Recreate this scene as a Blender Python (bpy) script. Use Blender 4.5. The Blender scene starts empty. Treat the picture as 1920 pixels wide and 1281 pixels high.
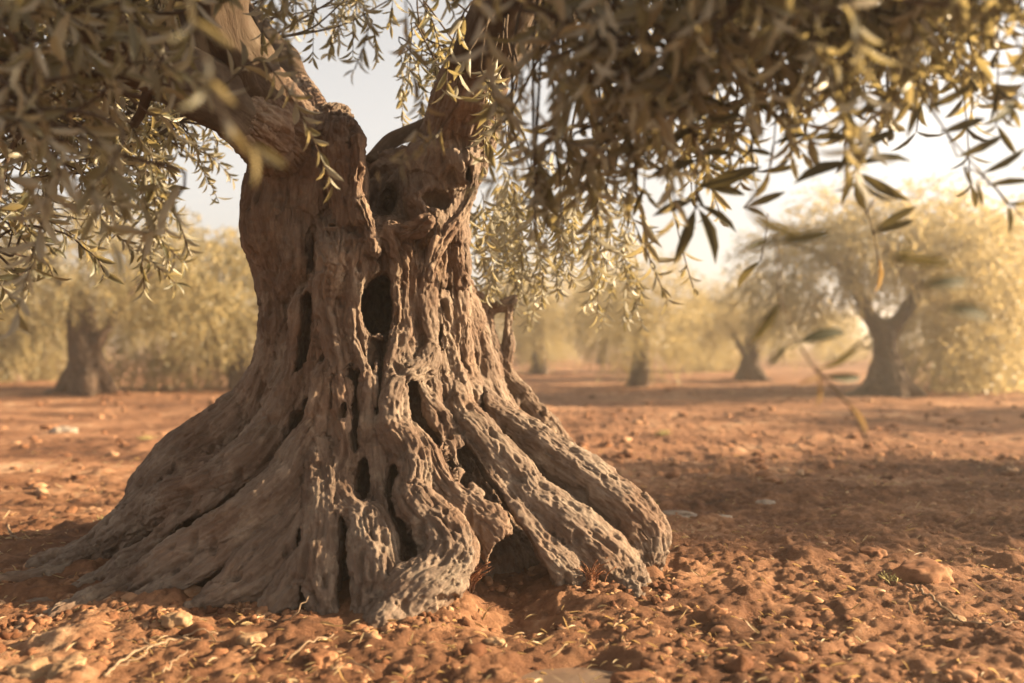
import bpy, math
import numpy as np
from mathutils import Vector

R = math.radians
scene = bpy.context.scene
rng = np.random.default_rng(7)

# ------------------------------------------------------------------ camera
F = 1867.0                    # focal length in pixels of the 1920 px wide photograph
cam_d = bpy.data.cameras.new("camera")
cam = bpy.data.objects.new("camera", cam_d)
scene.collection.objects.link(cam)
cam.location = (0, 0, 1.0)
cam.rotation_euler = (R(90), 0, 0)
cam_d.lens = 35.0
cam_d.sensor_width = 36.0
cam_d.clip_start = 0.05
cam_d.clip_end = 1200
cam_d.dof.use_dof = True
cam_d.dof.focus_distance = 4.0
cam_d.dof.aperture_fstop = 1.25
cam_d.dof.aperture_blades = 0
scene.camera = cam

# ------------------------------------------------------------------ light
SUN_AZ, SUN_EL = 82.5, 19.0   # azimuth clockwise from the view direction (+Y)
sun_dir = Vector((math.sin(R(SUN_AZ)) * math.cos(R(SUN_EL)), math.cos(R(SUN_AZ)) * math.cos(R(SUN_EL)), math.sin(R(SUN_EL))))
sd = bpy.data.lights.new("sun", 'SUN')
sd.energy = 5.0
sd.angle = R(0.6)
sd.color = (1.0, 0.76, 0.47)
so = bpy.data.objects.new("sun", sd)
scene.collection.objects.link(so)
so.rotation_euler = sun_dir.to_track_quat('Z', 'Y').to_euler()

w = bpy.data.worlds.new("World")
scene.world = w
w.use_nodes = True
nt = w.node_tree
bg = nt.nodes["Background"]
sky = nt.nodes.new("ShaderNodeTexSky")
sky.sky_type = 'NISHITA'
sky.sun_disc = False
sky.sun_elevation = R(SUN_EL)
sky.sun_rotation = R(SUN_AZ)
sky.dust_density = 2.0
sky.air_density = 1.0
hs = nt.nodes.new("ShaderNodeHueSaturation")      # thin milky veil of dust over the whole sky
hs.inputs["Saturation"].default_value = 0.15
tint = nt.nodes.new("ShaderNodeMixRGB")
tint.blend_type = 'MULTIPLY'
tint.inputs[0].default_value = 1.0
tint.inputs[2].default_value = (1.0, 0.955, 0.91, 1)
nt.links.new(sky.outputs[0], hs.inputs["Color"])
nt.links.new(hs.outputs[0], tint.inputs[1])
nt.links.new(tint.outputs[0], bg.inputs["Color"])
bg.inputs["Strength"].default_value = 0.061

scene.view_settings.view_transform = 'Standard'
scene.view_settings.look = 'None'
scene.view_settings.gamma = 1.0
scene.view_settings.exposure = 2.08
scene.cycles.use_denoising = True
scene.cycles.max_bounces = 8
scene.cycles.transmission_bounces = 6
scene.cycles.volume_bounces = 1
scene.cycles.sample_clamp_indirect = 6.0

# ------------------------------------------------------------------ helpers
def tag(o, label=None, cat=None, group=None, kind=None):
    if label: o["label"] = label
    if cat: o["category"] = cat
    if group: o["group"] = group
    if kind: o["kind"] = kind
    return o

def link(o, parent=None):
    scene.collection.objects.link(o)
    if parent: o.parent = parent
    return o

def empty(name, loc, rz=0, s=1.0):
    o = bpy.data.objects.new(name, None)
    o.location = loc
    o.rotation_euler = (0, 0, rz)
    o.scale = (s, s, s)
    return link(o)

def mesh_np(name, verts, faces, mat=None, smooth=True, attrs=None, parent=None, n=4):
    """verts (N,3); faces (M,n) array"""
    me = bpy.data.meshes.new(name)
    verts = np.asarray(verts, np.float32)
    faces = np.asarray(faces, np.int32)
    n = faces.shape[1]
    me.vertices.add(len(verts))
    me.vertices.foreach_set("co", verts.ravel())
    me.loops.add(faces.size)
    me.loops.foreach_set("vertex_index", faces.ravel())
    me.polygons.add(len(faces))
    me.polygons.foreach_set("loop_start", np.arange(0, faces.size, n, dtype=np.int32))
    if smooth:
        me.polygons.foreach_set("use_smooth", np.ones(len(faces), bool))
    for k, v in (attrs or {}).items():
        v = np.asarray(v, np.float32)
        if v.ndim == 1:
            a = me.attributes.new(k, 'FLOAT', 'POINT'); a.data.foreach_set("value", v)
        else:
            a = me.attributes.new(k, 'FLOAT_VECTOR', 'POINT'); a.data.foreach_set("vector", v.ravel())
    me.update(calc_edges=True)
    if mat: me.materials.append(mat)
    o = bpy.data.objects.new(name, me)
    return link(o, parent)

def _h(ix, iy, iz, seed):
    h = (ix.astype(np.uint32) * np.uint32(374761393) + iy.astype(np.uint32) * np.uint32(668265263)
         + iz.astype(np.uint32) * np.uint32(2147483647) + np.uint32((seed * 144665 + 7919) & 0xffffffff))
    h = (h ^ (h >> np.uint32(13))) * np.uint32(1274126177)
    h = h ^ (h >> np.uint32(16))
    h = (h * np.uint32(2246822519)) ^ (h >> np.uint32(11))
    return (h & np.uint32(0xffffff)).astype(np.float32) / np.float32(0x7fffff) - 1.0

def noise(P, seed=0):
    """smooth value noise in [-1,1]"""
    P = np.asarray(P, np.float32)
    if P.shape[-1] == 2:
        P = np.concatenate([P, np.zeros(P.shape[:-1] + (1,), np.float32)], -1)
    fl = np.floor(P)
    f = P - fl
    i = fl.astype(np.int32)
    u = f * f * f * (f * (f * 6 - 15) + 10)
    out = 0
    for dx in (0, 1):
        wx = u[..., 0] if dx else 1 - u[..., 0]
        for dy in (0, 1):
            wy = u[..., 1] if dy else 1 - u[..., 1]
            for dz in (0, 1):
                wz = u[..., 2] if dz else 1 - u[..., 2]
                out = out + _h(i[..., 0] + dx, i[..., 1] + dy, i[..., 2] + dz, seed) * wx * wy * wz
    return out

def fbm(P, octv=4, seed=0, gain=0.5):
    P = np.asarray(P, np.float32)
    s = 0; a = 1.0; t = 0
    for k in range(octv):
        s = s + a * noise(P * (2.03 ** k) + 17.3 * k, seed + k); t += a; a *= gain
    return s / t

def catmull(pts, step):
    """resample a polyline of rows (x,y,z,r) smoothly"""
    p = np.asarray(pts, float)
    p = np.vstack([2 * p[0] - p[1], p, 2 * p[-1] - p[-2]])
    out = []
    for i in range(1, len(p) - 2):
        L = np.linalg.norm(p[i + 1, :3] - p[i, :3])
        n = max(1, int(math.ceil(L / step)))
        for k in range(n):
            t = k / n
            a, b, c, d = p[i - 1], p[i], p[i + 1], p[i + 2]
            out.append(0.5 * ((2 * b) + (-a + c) * t + (2 * a - 5 * b + 4 * c - d) * t * t + (-a + 3 * b - 3 * c + d) * t ** 3))
    out.append(p[-2])
    out = np.array(out)
    out[:, 3] = np.maximum(out[:, 3], 0.002)
    return out

def frames(P):
    T = np.gradient(P, axis=0)
    T /= np.linalg.norm(T, axis=1, keepdims=True) + 1e-9
    N = np.zeros_like(T)
    a = np.array([0.3, 1.0, 0.2])
    n = a - T[0] * a.dot(T[0]); n /= np.linalg.norm(n)
    N[0] = n
    for i in range(1, len(P)):
        n = n - T[i] * n.dot(T[i]); n /= np.linalg.norm(n) + 1e-9
        N[i] = n
    return T, N, np.cross(T, N)

def px3(px, row, Y):
    """the point at depth Y that the photograph shows at this pixel"""
    return np.array([(px - 960) / F * Y, Y, 1.0 - (row - 640) / F * Y])

# ------------------------------------------------------------------ materials
def new_mat(name):
    m = bpy.data.materials.new(name); m.use_nodes = True
    t = m.node_tree
    return m, t, t.nodes["Principled BSDF"]

def N_(t, kind, **kw):
    n = t.nodes.new(kind)
    for k, v in kw.items():
        if k in n.inputs: n.inputs[k].default_value = v
        else: setattr(n, k, v)
    return n

def ramp(t, stops):
    r = t.nodes.new("ShaderNodeValToRGB")
    e = r.color_ramp.elements
    while len(e) < len(stops): e.new(0.5)
    for k, (p, c) in enumerate(stops):
        e[k].position = p; e[k].color = (*c, 1)
    return r

def bark_material(name, cols, scale=1.0, bump=0.012):
    m, t, b = new_mat(name)
    L = t.links.new
    at = N_(t, "ShaderNodeAttribute", attribute_name="bark_co")
    mp = N_(t, "ShaderNodeMapping"); mp.inputs["Scale"].default_value = (4 * scale, 34 * scale, 34 * scale)
    L(at.outputs["Vector"], mp.inputs["Vector"])
    n1 = N_(t, "ShaderNodeTexNoise", Scale=1.0, Detail=8.0, Roughness=0.65)
    L(mp.outputs[0], n1.inputs["Vector"])
    n2 = N_(t, "ShaderNodeTexNoise", Scale=3.2, Detail=5.0, Roughness=0.6)
    co = N_(t, "ShaderNodeTexCoord")
    L(co.outputs["Object"], n2.inputs["Vector"])
    mx = N_(t, "ShaderNodeMath", operation='ADD')
    m1 = N_(t, "ShaderNodeMath", operation='MULTIPLY'); m1.inputs[1].default_value = 0.6
    m2 = N_(t, "ShaderNodeMath", operation='MULTIPLY'); m2.inputs[1].default_value = 0.45
    L(n1.outputs[0], m1.inputs[0]); L(n2.outputs[0], m2.inputs[0])
    L(m1.outputs[0], mx.inputs[0]); L(m2.outputs[0], mx.inputs[1])
    r = ramp(t, [(0.30, cols[0]), (0.47, cols[1]), (0.60, cols[2]), (0.74, cols[3])])
    L(mx.outputs[0], r.inputs[0]); L(r.outputs[0], b.inputs["Base Color"])
    n4 = N_(t, "ShaderNodeTexNoise", Scale=7.0, Detail=7.0, Roughness=0.72)      # pale lichen and weathered patches
    L(co.outputs["Object"], n4.inputs["Vector"])
    r4 = ramp(t, [(0.50, (0, 0, 0)), (0.66, (1, 1, 1))]); L(n4.outputs[0], r4.inputs[0])
    mc = N_(t, "ShaderNodeMixRGB"); mc.inputs[2].default_value = (cols[3][0] * 1.05, cols[3][1] * 1.08, cols[3][2] * 1.05, 1)
    f4 = N_(t, "ShaderNodeMath", operation='MULTIPLY'); f4.inputs[1].default_value = 0.55
    L(r4.outputs[0], f4.inputs[0]); L(f4.outputs[0], mc.inputs[0]); L(r.outputs[0], mc.inputs[1])
    n5 = N_(t, "ShaderNodeTexNoise", Scale=2.6, Detail=5.0, Roughness=0.6)       # russet inner bark
    L(co.outputs["Object"], n5.inputs["Vector"])
    r5 = ramp(t, [(0.48, (0, 0, 0)), (0.62, (1, 1, 1))]); L(n5.outputs[0], r5.inputs[0])
    f5 = N_(t, "ShaderNodeMath", operation='MULTIPLY'); f5.inputs[1].default_value = 0.5
    md5 = N_(t, "ShaderNodeMixRGB"); md5.blend_type = 'MULTIPLY'; md5.inputs[2].default_value = (1.0, 0.78, 0.64, 1)
    L(r5.outputs[0], f5.inputs[0]); L(f5.outputs[0], md5.inputs[0]); L(mc.outputs[0], md5.inputs[1])
    L(md5.outputs[0], b.inputs["Base Color"])
    b.inputs["Roughness"].default_value = 0.9
    b.inputs["Specular IOR Level"].default_value = 0.2
    mp2 = N_(t, "ShaderNodeMapping"); mp2.inputs["Scale"].default_value = (14 * scale, 90 * scale, 90 * scale)
    L(at.outputs["Vector"], mp2.inputs["Vector"])
    n3 = N_(t, "ShaderNodeTexNoise", Scale=1.0, Detail=8.0, Roughness=0.78)
    L(mp2.outputs[0], n3.inputs["Vector"])
    bp = N_(t, "ShaderNodeBump", Strength=0.9, Distance=bump)
    L(n3.outputs[0], bp.inputs["Height"]); L(bp.outputs[0], b.inputs["Normal"])
    return m

M_bark = bark_material("olive_bark", [(0.06, 0.036, 0.025), (0.13, 0.089, 0.065), (0.205, 0.153, 0.116), (0.31, 0.245, 0.19)])
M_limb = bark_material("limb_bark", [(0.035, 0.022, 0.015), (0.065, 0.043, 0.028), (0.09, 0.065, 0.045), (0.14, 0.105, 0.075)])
M_far_bark = bark_material("far_bark", [(0.03, 0.02, 0.014), (0.06, 0.04, 0.028), (0.09, 0.062, 0.044), (0.14, 0.10, 0.07)], 0.5, 0.01)  # bark darkened, backlit shade of the far trunks put into the colour

def leaf_material(name, tops, under, trans, mixf=0.38):
    m, t, b = new_mat(name)
    L = t.links.new
    at = N_(t, "ShaderNodeAttribute", attribute_name="tone")
    r = ramp(t, [(0.0, tops[0]), (0.5, tops[1]), (0.85, tops[2]), (1.0, tops[3])])
    L(at.outputs["Fac"], r.inputs[0])
    g = N_(t, "ShaderNodeNewGeometry")
    mix = N_(t, "ShaderNodeMixRGB")
    mix.inputs[2].default_value = (*under, 1)
    L(g.outputs["Backfacing"], mix.inputs[0]); L(r.outputs[0], mix.inputs[1])
    L(mix.outputs[0], b.inputs["Base Color"])
    b.inputs["Roughness"].default_value = 0.42
    b.inputs["Specular IOR Level"].default_value = 0.5
    tr = N_(t, "ShaderNodeBsdfTranslucent"); tr.inputs[0].default_value = (*trans, 1)
    ms = N_(t, "ShaderNodeMixShader"); ms.inputs[0].default_value = mixf
    out = t.nodes["Material Output"]
    L(b.outputs[0], ms.inputs[1]); L(tr.outputs[0], ms.inputs[2]); L(ms.outputs[0], out.inputs["Surface"])
    return m

M_leaf = leaf_material("olive_leaf", [(0.070, 0.074, 0.042), (0.115, 0.113, 0.068), (0.18, 0.165, 0.105), (0.30, 0.25, 0.16)],
                       (0.34, 0.315, 0.235), (0.37, 0.29, 0.12), 0.40)
M_shaded_leaf = leaf_material("shaded_leaf", [(0.045, 0.047, 0.024), (0.07, 0.068, 0.036), (0.10, 0.09, 0.05), (0.2, 0.16, 0.09)], (0.10, 0.09, 0.06), (0.25, 0.19, 0.07), 0.16)  # olive leaf darkened: shade painted into the colour of the hanging sprays
for n_ in M_shaded_leaf.node_tree.nodes:
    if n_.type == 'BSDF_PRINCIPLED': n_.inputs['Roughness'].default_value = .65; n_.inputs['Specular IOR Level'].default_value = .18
M_far_leaf = leaf_material("far_leaf", [(0.075, 0.075, 0.032), (0.12, 0.11, 0.045), (0.17, 0.145, 0.06), (0.24, 0.19, 0.085)],
                           (0.22, 0.20, 0.12), (0.56, 0.43, 0.20), 0.45)
M_dry_leaf = leaf_material("dry_leaf", [(0.34, 0.22, 0.10), (0.42, 0.28, 0.13), (0.5, 0.36, 0.18), (0.6, 0.45, 0.25)], (0.5, 0.4, 0.24), (0.5, 0.32, 0.12))

def soil_material(name, stops, scale, bump):
    m, t, b = new_mat(name)
    L = t.links.new
    co = N_(t, "ShaderNodeTexCoord")
    n1 = N_(t, "ShaderNodeTexNoise", Scale=scale, Detail=9.0, Roughness=0.68)
    n2 = N_(t, "ShaderNodeTexNoise", Scale=scale * 0.12, Detail=4.0, Roughness=0.55)
    L(co.outputs["Object"], n1.inputs["Vector"]); L(co.outputs["Object"], n2.inputs["Vector"])
    a = N_(t, "ShaderNodeMath", operation='MULTIPLY'); a.inputs[1].default_value = 0.5
    c = N_(t, "ShaderNodeMath", operation='MULTIPLY'); c.inputs[1].default_value = 0.5
    s = N_(t, "ShaderNodeMath", operation='ADD')
    L(n1.outputs[0], a.inputs[0]); L(n2.outputs[0], c.inputs[0]); L(a.outputs[0], s.inputs[0]); L(c.outputs[0], s.inputs[1])
    at = N_(t, "ShaderNodeAttribute", attribute_name="tone")
    s2 = N_(t, "ShaderNodeMath", operation='MULTIPLY_ADD'); s2.inputs[1].default_value = 0.16
    L(at.outputs["Fac"], s2.inputs[0]); L(s.outputs[0], s2.inputs[2])
    r = ramp(t, stops); L(s2.outputs[0], r.inputs[0]); L(r.outputs[0], b.inputs["Base Color"])
    b.inputs["Roughness"].default_value = 0.95
    b.inputs["Specular IOR Level"].default_value = 0.15
    n3 = N_(t, "ShaderNodeTexNoise", Scale=scale * 7, Detail=6.0, Roughness=0.75)
    L(co.outputs["Object"], n3.inputs["Vector"])
    bp = N_(t, "ShaderNodeBump", Strength=0.8, Distance=bump)
    L(n3.outputs[0], bp.inputs["Height"]); L(bp.outputs[0], b.inputs["Normal"])
    return m

M_soil = soil_material("red_soil", [(0.37, (0.075, 0.035, 0.019)), (0.48, (0.175, 0.082, 0.043)), (0.58, (0.30, 0.155, 0.083)), (0.69, (0.46, 0.30, 0.185))], 9.0, 0.03)
M_clod = soil_material("soil_clod", [(0.36, (0.10, 0.042, 0.021)), (0.48, (0.21, 0.097, 0.049)), (0.60, (0.31, 0.165, 0.088)), (0.73, (0.43, 0.28, 0.17))], 14.0, 0.006)
M_stone = soil_material("field_stone", [(0.34, (0.17, 0.10, 0.055)), (0.48, (0.27, 0.17, 0.095)), (0.62, (0.36, 0.24, 0.14)), (0.75, (0.44, 0.33, 0.21))], 16.0, 0.006)
M_pale = soil_material("pale_stone", [(0.34, (0.17, 0.125, 0.09)), (0.48, (0.25, 0.20, 0.155)), (0.62, (0.33, 0.275, 0.22)), (0.75, (0.42, 0.37, 0.31))], 16.0, 0.006)
M_twig = soil_material("dry_twig", [(0.34, (0.13, 0.085, 0.05)), (0.48, (0.22, 0.15, 0.095)), (0.62, (0.30, 0.22, 0.145)), (0.75, (0.38, 0.29, 0.2))], 20.0, 0.002)
M_straw = soil_material("dry_grass", [(0.34, (0.22, 0.19, 0.07)), (0.48, (0.36, 0.30, 0.12)), (0.62, (0.48, 0.39, 0.17)), (0.75, (0.60, 0.48, 0.24))], 20.0, 0.002)
M_fibre = soil_material("root_fibre", [(0.34, (0.17, 0.075, 0.04)), (0.48, (0.26, 0.12, 0.06)), (0.62, (0.36, 0.18, 0.10)), (0.75, (0.45, 0.26, 0.15))], 20.0, 0.002)

# ------------------------------------------------------------------ ground
def ground_z(x, y):
    x = np.asarray(x, np.float32); y = np.asarray(y, np.float32)
    P = np.stack([x, y], -1)
    z = 0.045 * noise(P * np.array([0.35, 0.9], np.float32), 3) * np.clip((y - 3.0) / 2.5, 0.1, 1)
    z = z + 0.030 * noise(P * np.array([0.5, 1.9], np.float32) + 9, 4) * np.clip((y - 4.0) / 3, 0.0, 1)
    z = z + 0.022 * fbm(P * 3.1, 3, 5)
    z = z + 0.016 * fbm(P * 11.0, 3, 8)
    # mound of earth heaped round the foot of the old tree
    d = np.sqrt(((x + 0.35) / 1.9) ** 2 + ((y - 4.5) / 1.6) ** 2)
    z = z + 0.05 * np.clip(1.2 - d, 0, 1)
    # hollow washed out between the roots
    z = z - 0.10 * np.exp(-(((x - 0.02) / 0.16) ** 2 + ((y - 3.62) / 0.26) ** 2))
    m = np.exp(-(((x - 0.185) / 0.21) ** 2 + ((y - 2.98) / 0.15) ** 2) ** 2)
    z = z * (1 - m) - 0.040 * m
    z = z + 0.15 * (np.clip((y - 30) / 60, 0, 1)) * fbm(P * 0.06, 2, 11)
    return z

def axis(lo, a, b, hi, fine, grow):
    pts = list(np.arange(a, b, fine))
    s, p = fine, b
    right = []
    while p < hi:
        right.append(p); s *= grow; p += s
    s, p = fine, a - fine
    left = []
    while p > lo:
        left.append(p); s *= grow; p -= s
    return np.array(left[::-1] + pts + right + [hi])
gx = axis(-420, -2.6, 3.6, 420, 0.0125, 1.028)
gy = axis(-60, 2.6, 6.4, 700, 0.0125, 1.016)
GX, GY = np.meshgrid(gx, gy)
Z = ground_z(GX, GY)
near = np.clip(1 - (GY - 6.4) / 12, 0, 1) * (GY > 0)
near = near * (1 - np.exp(-(((GX - 0.185) / 0.21) ** 2 + ((GY - 2.98) / 0.15) ** 2) ** 2))
Pg = np.stack([GX, GY], -1).astype(np.float32)
Z += near * (0.022 * np.abs(fbm(Pg * 17, 3, 21)) + 0.008 * fbm(Pg * 48, 2, 31))
Z += near * 0.05 * np.clip(noise(Pg * 5.5, 41) - 0.35, 0, 1)
Z += near * 0.016 * (1 - np.abs(noise(Pg * 31, 43))) * np.clip(noise(Pg * 2.1, 44) + .5, 0, 1)
nx, ny = len(gx), len(gy)
idx = np.arange(nx * ny).reshape(ny, nx)
fa = np.stack([idx[:-1, :-1], idx[:-1, 1:], idx[1:, 1:], idx[1:, :-1]], -1).reshape(-1, 4)
gtone = 0.35 * noise(Pg * np.array([0.5, 1.6], np.float32), 55) + 0.1
g = mesh_np("ground", np.stack([GX, GY, Z], -1).reshape(-1, 3), fa, M_soil, True, {"tone": gtone.ravel()})
tag(g, kind="structure")

# ------------------------------------------------------------------ implicit wood
def dedupe_quads(V, Q): return V, Q

def surface_nets(D, org, h):
    ins = D < 0
    s = ins[:-1, :-1, :-1].astype(np.int8)
    cnt = np.zeros_like(s)
    for a in (0, 1):
        for b in (0, 1):
            for c in (0, 1):
                cnt += ins[a:D.shape[0] - 1 + a, b:D.shape[1] - 1 + b, c:D.shape[2] - 1 + c]
    act = (cnt > 0) & (cnt < 8)
    I = np.argwhere(act)
    vid = np.full(act.shape, -1, np.int32)
    vid[I[:, 0], I[:, 1], I[:, 2]] = np.arange(len(I))
    acc = np.zeros((len(I), 3)); n = np.zeros(len(I))
    corners = [(a, b, c) for a in (0, 1) for b in (0, 1) for c in (0, 1)]
    val = {c: D[I[:, 0] + c[0], I[:, 1] + c[1], I[:, 2] + c[2]].astype(float) for c in corners}
    for c in corners:
        for ax in range(3):
            if c[ax] == 0:
                e = list(c); e[ax] = 1; e = tuple(e)
                va, vb = val[c], val[e]
                m = (va < 0) != (vb < 0)
                t = np.where(m, va / np.where(m, va - vb, 1), 0)
                p = np.tile(np.array(c, float), (len(I), 1)); p[:, ax] += t
                acc[m] += p[m]; n[m] += 1
    V = (I + acc / n[:, None]) * h + org
    quads = []
    for ax in range(3):
        sl0 = [slice(None)] * 3; sl1 = [slice(None)] * 3
        sl0[ax] = slice(0, -1); sl1[ax] = slice(1, None)
        a = ins[tuple(sl0)]; b = ins[tuple(sl1)]
        E = np.argwhere(a != b)
        u, v = [(1, 2), (2, 0), (0, 1)][ax]
        ok = (E[:, u] > 0) & (E[:, v] > 0) & (E[:, u] < D.shape[u] - 1) & (E[:, v] < D.shape[v] - 1)
        E = E[ok]
        flip = a[tuple(E.T)]
        def g_(du, dv):
            q = E.copy(); q[:, u] -= du; q[:, v] -= dv
            return vid[q[:, 0], q[:, 1], q[:, 2]]
        q = np.stack([g_(1, 1), g_(0, 1), g_(0, 0), g_(1, 0)], -1)
        q[~flip] = q[~flip][:, ::-1]
        quads.append(q)
    return V, np.vstack(quads)

def smin(a, b, k):
    hh = np.clip(0.5 + 0.5 * (b - a) / k, 0, 1)
    return b * (1 - hh) + a * hh - k * hh * (1 - hh)

def wood(name, lo, hi, h, tubes, body=None, holes=(), k=0.03, fine=1.0, sub=True, mat=None, parent=None, post=None, step=0.05, flat_cut=None):
    """grow one continuous piece of wood from strands (rows x,y,z,r), press hollows into it and weather its surface"""
    lo = np.array(lo, float); hi = np.array(hi, float)
    dims = np.ceil((hi - lo) / h).astype(int)
    ax = [lo[i] + np.arange(dims[i]) * h for i in range(3)]
    D = np.full(dims, 0.3, np.float32)
    raw = np.full(dims, 0.3, np.float32)
    seg_id = np.full(dims, -1, np.int16)
    if body is not None:
        D[:] = body(ax[0][:, None, None], ax[1][None, :, None], ax[2][None, None, :])
        raw[:] = D + 0.0
    SA, SB, SN, SBn, SS, SI = [], [], [], [], [], []
    for ti, (path, kk, el) in enumerate(tubes):
        P = catmull(path, step)
        T, Nn, B = frames(P[:, :3])
        s = np.concatenate([[0], np.cumsum(np.linalg.norm(np.diff(P[:, :3], axis=0), axis=1))])
        for i in range(len(P) - 1):
            a, b = P[i], P[i + 1]
            rm = max(a[3], b[3]) + max(kk, 0.03) + 2 * h
            l = np.minimum(a[:3], b[:3]) - rm; u = np.maximum(a[:3], b[:3]) + rm
            i0 = np.clip(((l - lo) / h).astype(int), 0, dims); i1 = np.clip(np.ceil((u - lo) / h).astype(int) + 1, 0, dims)
            if np.any(i1 <= i0): continue
            sl = tuple(slice(i0[j], i1[j]) for j in range(3))
            X = ax[0][sl[0]][:, None, None] - a[0]; Yy = ax[1][sl[1]][None, :, None] - a[1]; Zz = ax[2][sl[2]][None, None, :] - a[2]
            d = b[:3] - a[:3]; L2 = d.dot(d) + 1e-12
            t = np.clip((X * d[0] + Yy * d[1] + Zz * d[2]) / L2, 0, 1)
            dist = np.sqrt((X - t * d[0]) ** 2 + (Yy - t * d[1]) ** 2 + (Zz - t * d[2]) ** 2) - (a[3] + (b[3] - a[3]) * t)
            dist = dist.astype(np.float32)
            rr = raw[sl]; m = dist < rr
            rr[m] = dist[m]; seg_id[sl][m] = len(SA)
            D[sl] = smin(D[sl], dist, kk)
            SA.append(a); SB.append(b); SN.append(Nn[i]); SBn.append(B[i]); SS.append(s[i]); SI.append(ti)
    for (c, r, kk) in holes:
        c = np.array(c); r = np.array(r)
        rm = r + kk * 1.5 + h
        i0 = np.clip(((c - rm - lo) / h).astype(int), 0, dims); i1 = np.clip(np.ceil((c + rm - lo) / h).astype(int) + 1, 0, dims)
        if np.any(i1 <= i0): continue
        sl = tuple(slice(i0[j], i1[j]) for j in range(3))
        X = (ax[0][sl[0]][:, None, None] - c[0]) / r[0]; Yy = (ax[1][sl[1]][None, :, None] - c[1]) / r[1]; Zz = (ax[2][sl[2]][None, None, :] - c[2]) / r[2]
        q = np.sqrt(X * X + Yy * Yy + Zz * Zz)
        e = (q - 1) * q / (np.sqrt((X / r[0]) ** 2 + (Yy / r[1]) ** 2 + (Zz / r[2]) ** 2) + 1e-6)
        D[sl] = -smin(-D[sl], e.astype(np.float32), kk)
    V, Q = surface_nets(D, lo, h)
    gi = np.clip(np.round((V - lo) / h).astype(int), 0, dims - 1)
    sid = seg_id[gi[:, 0], gi[:, 1], gi[:, 2]].astype(int)
    o = mesh_np(name, V, Q, mat, True, {"sid": sid.astype(np.float32)}, None)
    if sub:
        md = o.modifiers.new("s", 'SUBSURF'); md.levels = 1; md.render_levels = 1
        dg = bpy.context.evaluated_depsgraph_get()
        me = bpy.data.meshes.new_from_object(o.evaluated_get(dg))
        o.modifiers.clear(); old = o.data; o.data = me; bpy.data.meshes.remove(old)
    me = o.data
    n = len(me.vertices)
    co = np.empty(n * 3, np.float32); me.vertices.foreach_get("co", co); co = co.reshape(-1, 3).astype(float)
    gi = np.clip(np.round((co - lo) / h).astype(int), 0, dims - 1)
    sid = seg_id[gi[:, 0], gi[:, 1], gi[:, 2]].astype(int)
    SA = np.array(SA); SB = np.array(SB); SN = np.array(SN); SBn = np.array(SBn); SS = np.array(SS); SI = np.array(SI)
    bc = np.zeros((n, 3))
    mk = sid >= 0
    q = sid[mk]
    a = SA[q][:, :3]; d = SB[q][:, :3] - a
    L = np.linalg.norm(d, axis=1)
    rel = co[mk] - a
    t = np.clip((rel * d).sum(1) / (L * L), -0.5, 1.5)
    bc[mk, 0] = SS[q] + t * L + SI[q] * 7.3
    bc[mk, 1] = (rel * SN[q]).sum(1) + SI[q] * 3.1
    bc[mk, 2] = (rel * SBn[q]).sum(1) + SI[q] * 1.7
    um = ~mk
    cen = (lo + hi) / 2
    bc[um, 0] = co[um, 2]; bc[um, 1] = co[um, 0] ; bc[um, 2] = co[um, 1]
    nr = np.empty(n * 3, np.float32); me.vertices.foreach_get("normal", nr); nr = nr.reshape(-1, 3)
    s1 = np.array([5, 26, 26]) / fine; s2 = np.array([13, 62, 62]) / fine; s3 = np.array([60, 110, 110]) / fine
    disp = 0.006 * fine * fbm(bc * s1, 2, 61)
    cr = np.abs(noise(bc * s1 * 1.35 + 5, 62)); disp -= 0.013 * fine * np.clip(0.2 - cr, 0, 1) / 0.2 * np.clip(0.6 + noise(co * 3.0 / fine, 69), 0.1, 1)
    disp += 0.0062 * fine * fbm(bc * s2, 2, 63)
    disp += 0.014 * fine * fbm(co * 9.0 / fine, 2, 66)
    pit = noise(co * np.array([24, 24, 13]) / fine, 67); disp -= 0.022 * fine * np.clip(pit - 0.46, 0, 1) / 0.4
    disp += 0.0045 * fine * noise(bc * s3, 64)
    pit2 = noise(bc * np.array([16, 34, 34]) / fine, 68); disp -= 0.014 * fine * np.clip(pit2 - 0.44, 0, 1) / 0.4
    co = co + nr * disp[:, None]
    if post is not None: co = post(co)
    me.vertices.foreach_set("co", co.astype(np.float32).ravel())
    at = me.attributes.get("sid")
    if at: me.attributes.remove(at)
    at = me.attributes.new("bark_co", 'FLOAT_VECTOR', 'POINT'); at.data.foreach_set("vector", bc.astype(np.float32).ravel())
    me.polygons.foreach_set("use_smooth", np.ones(len(me.polygons), bool))
    me.update()
    if parent: o.parent = parent
    return o

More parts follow.
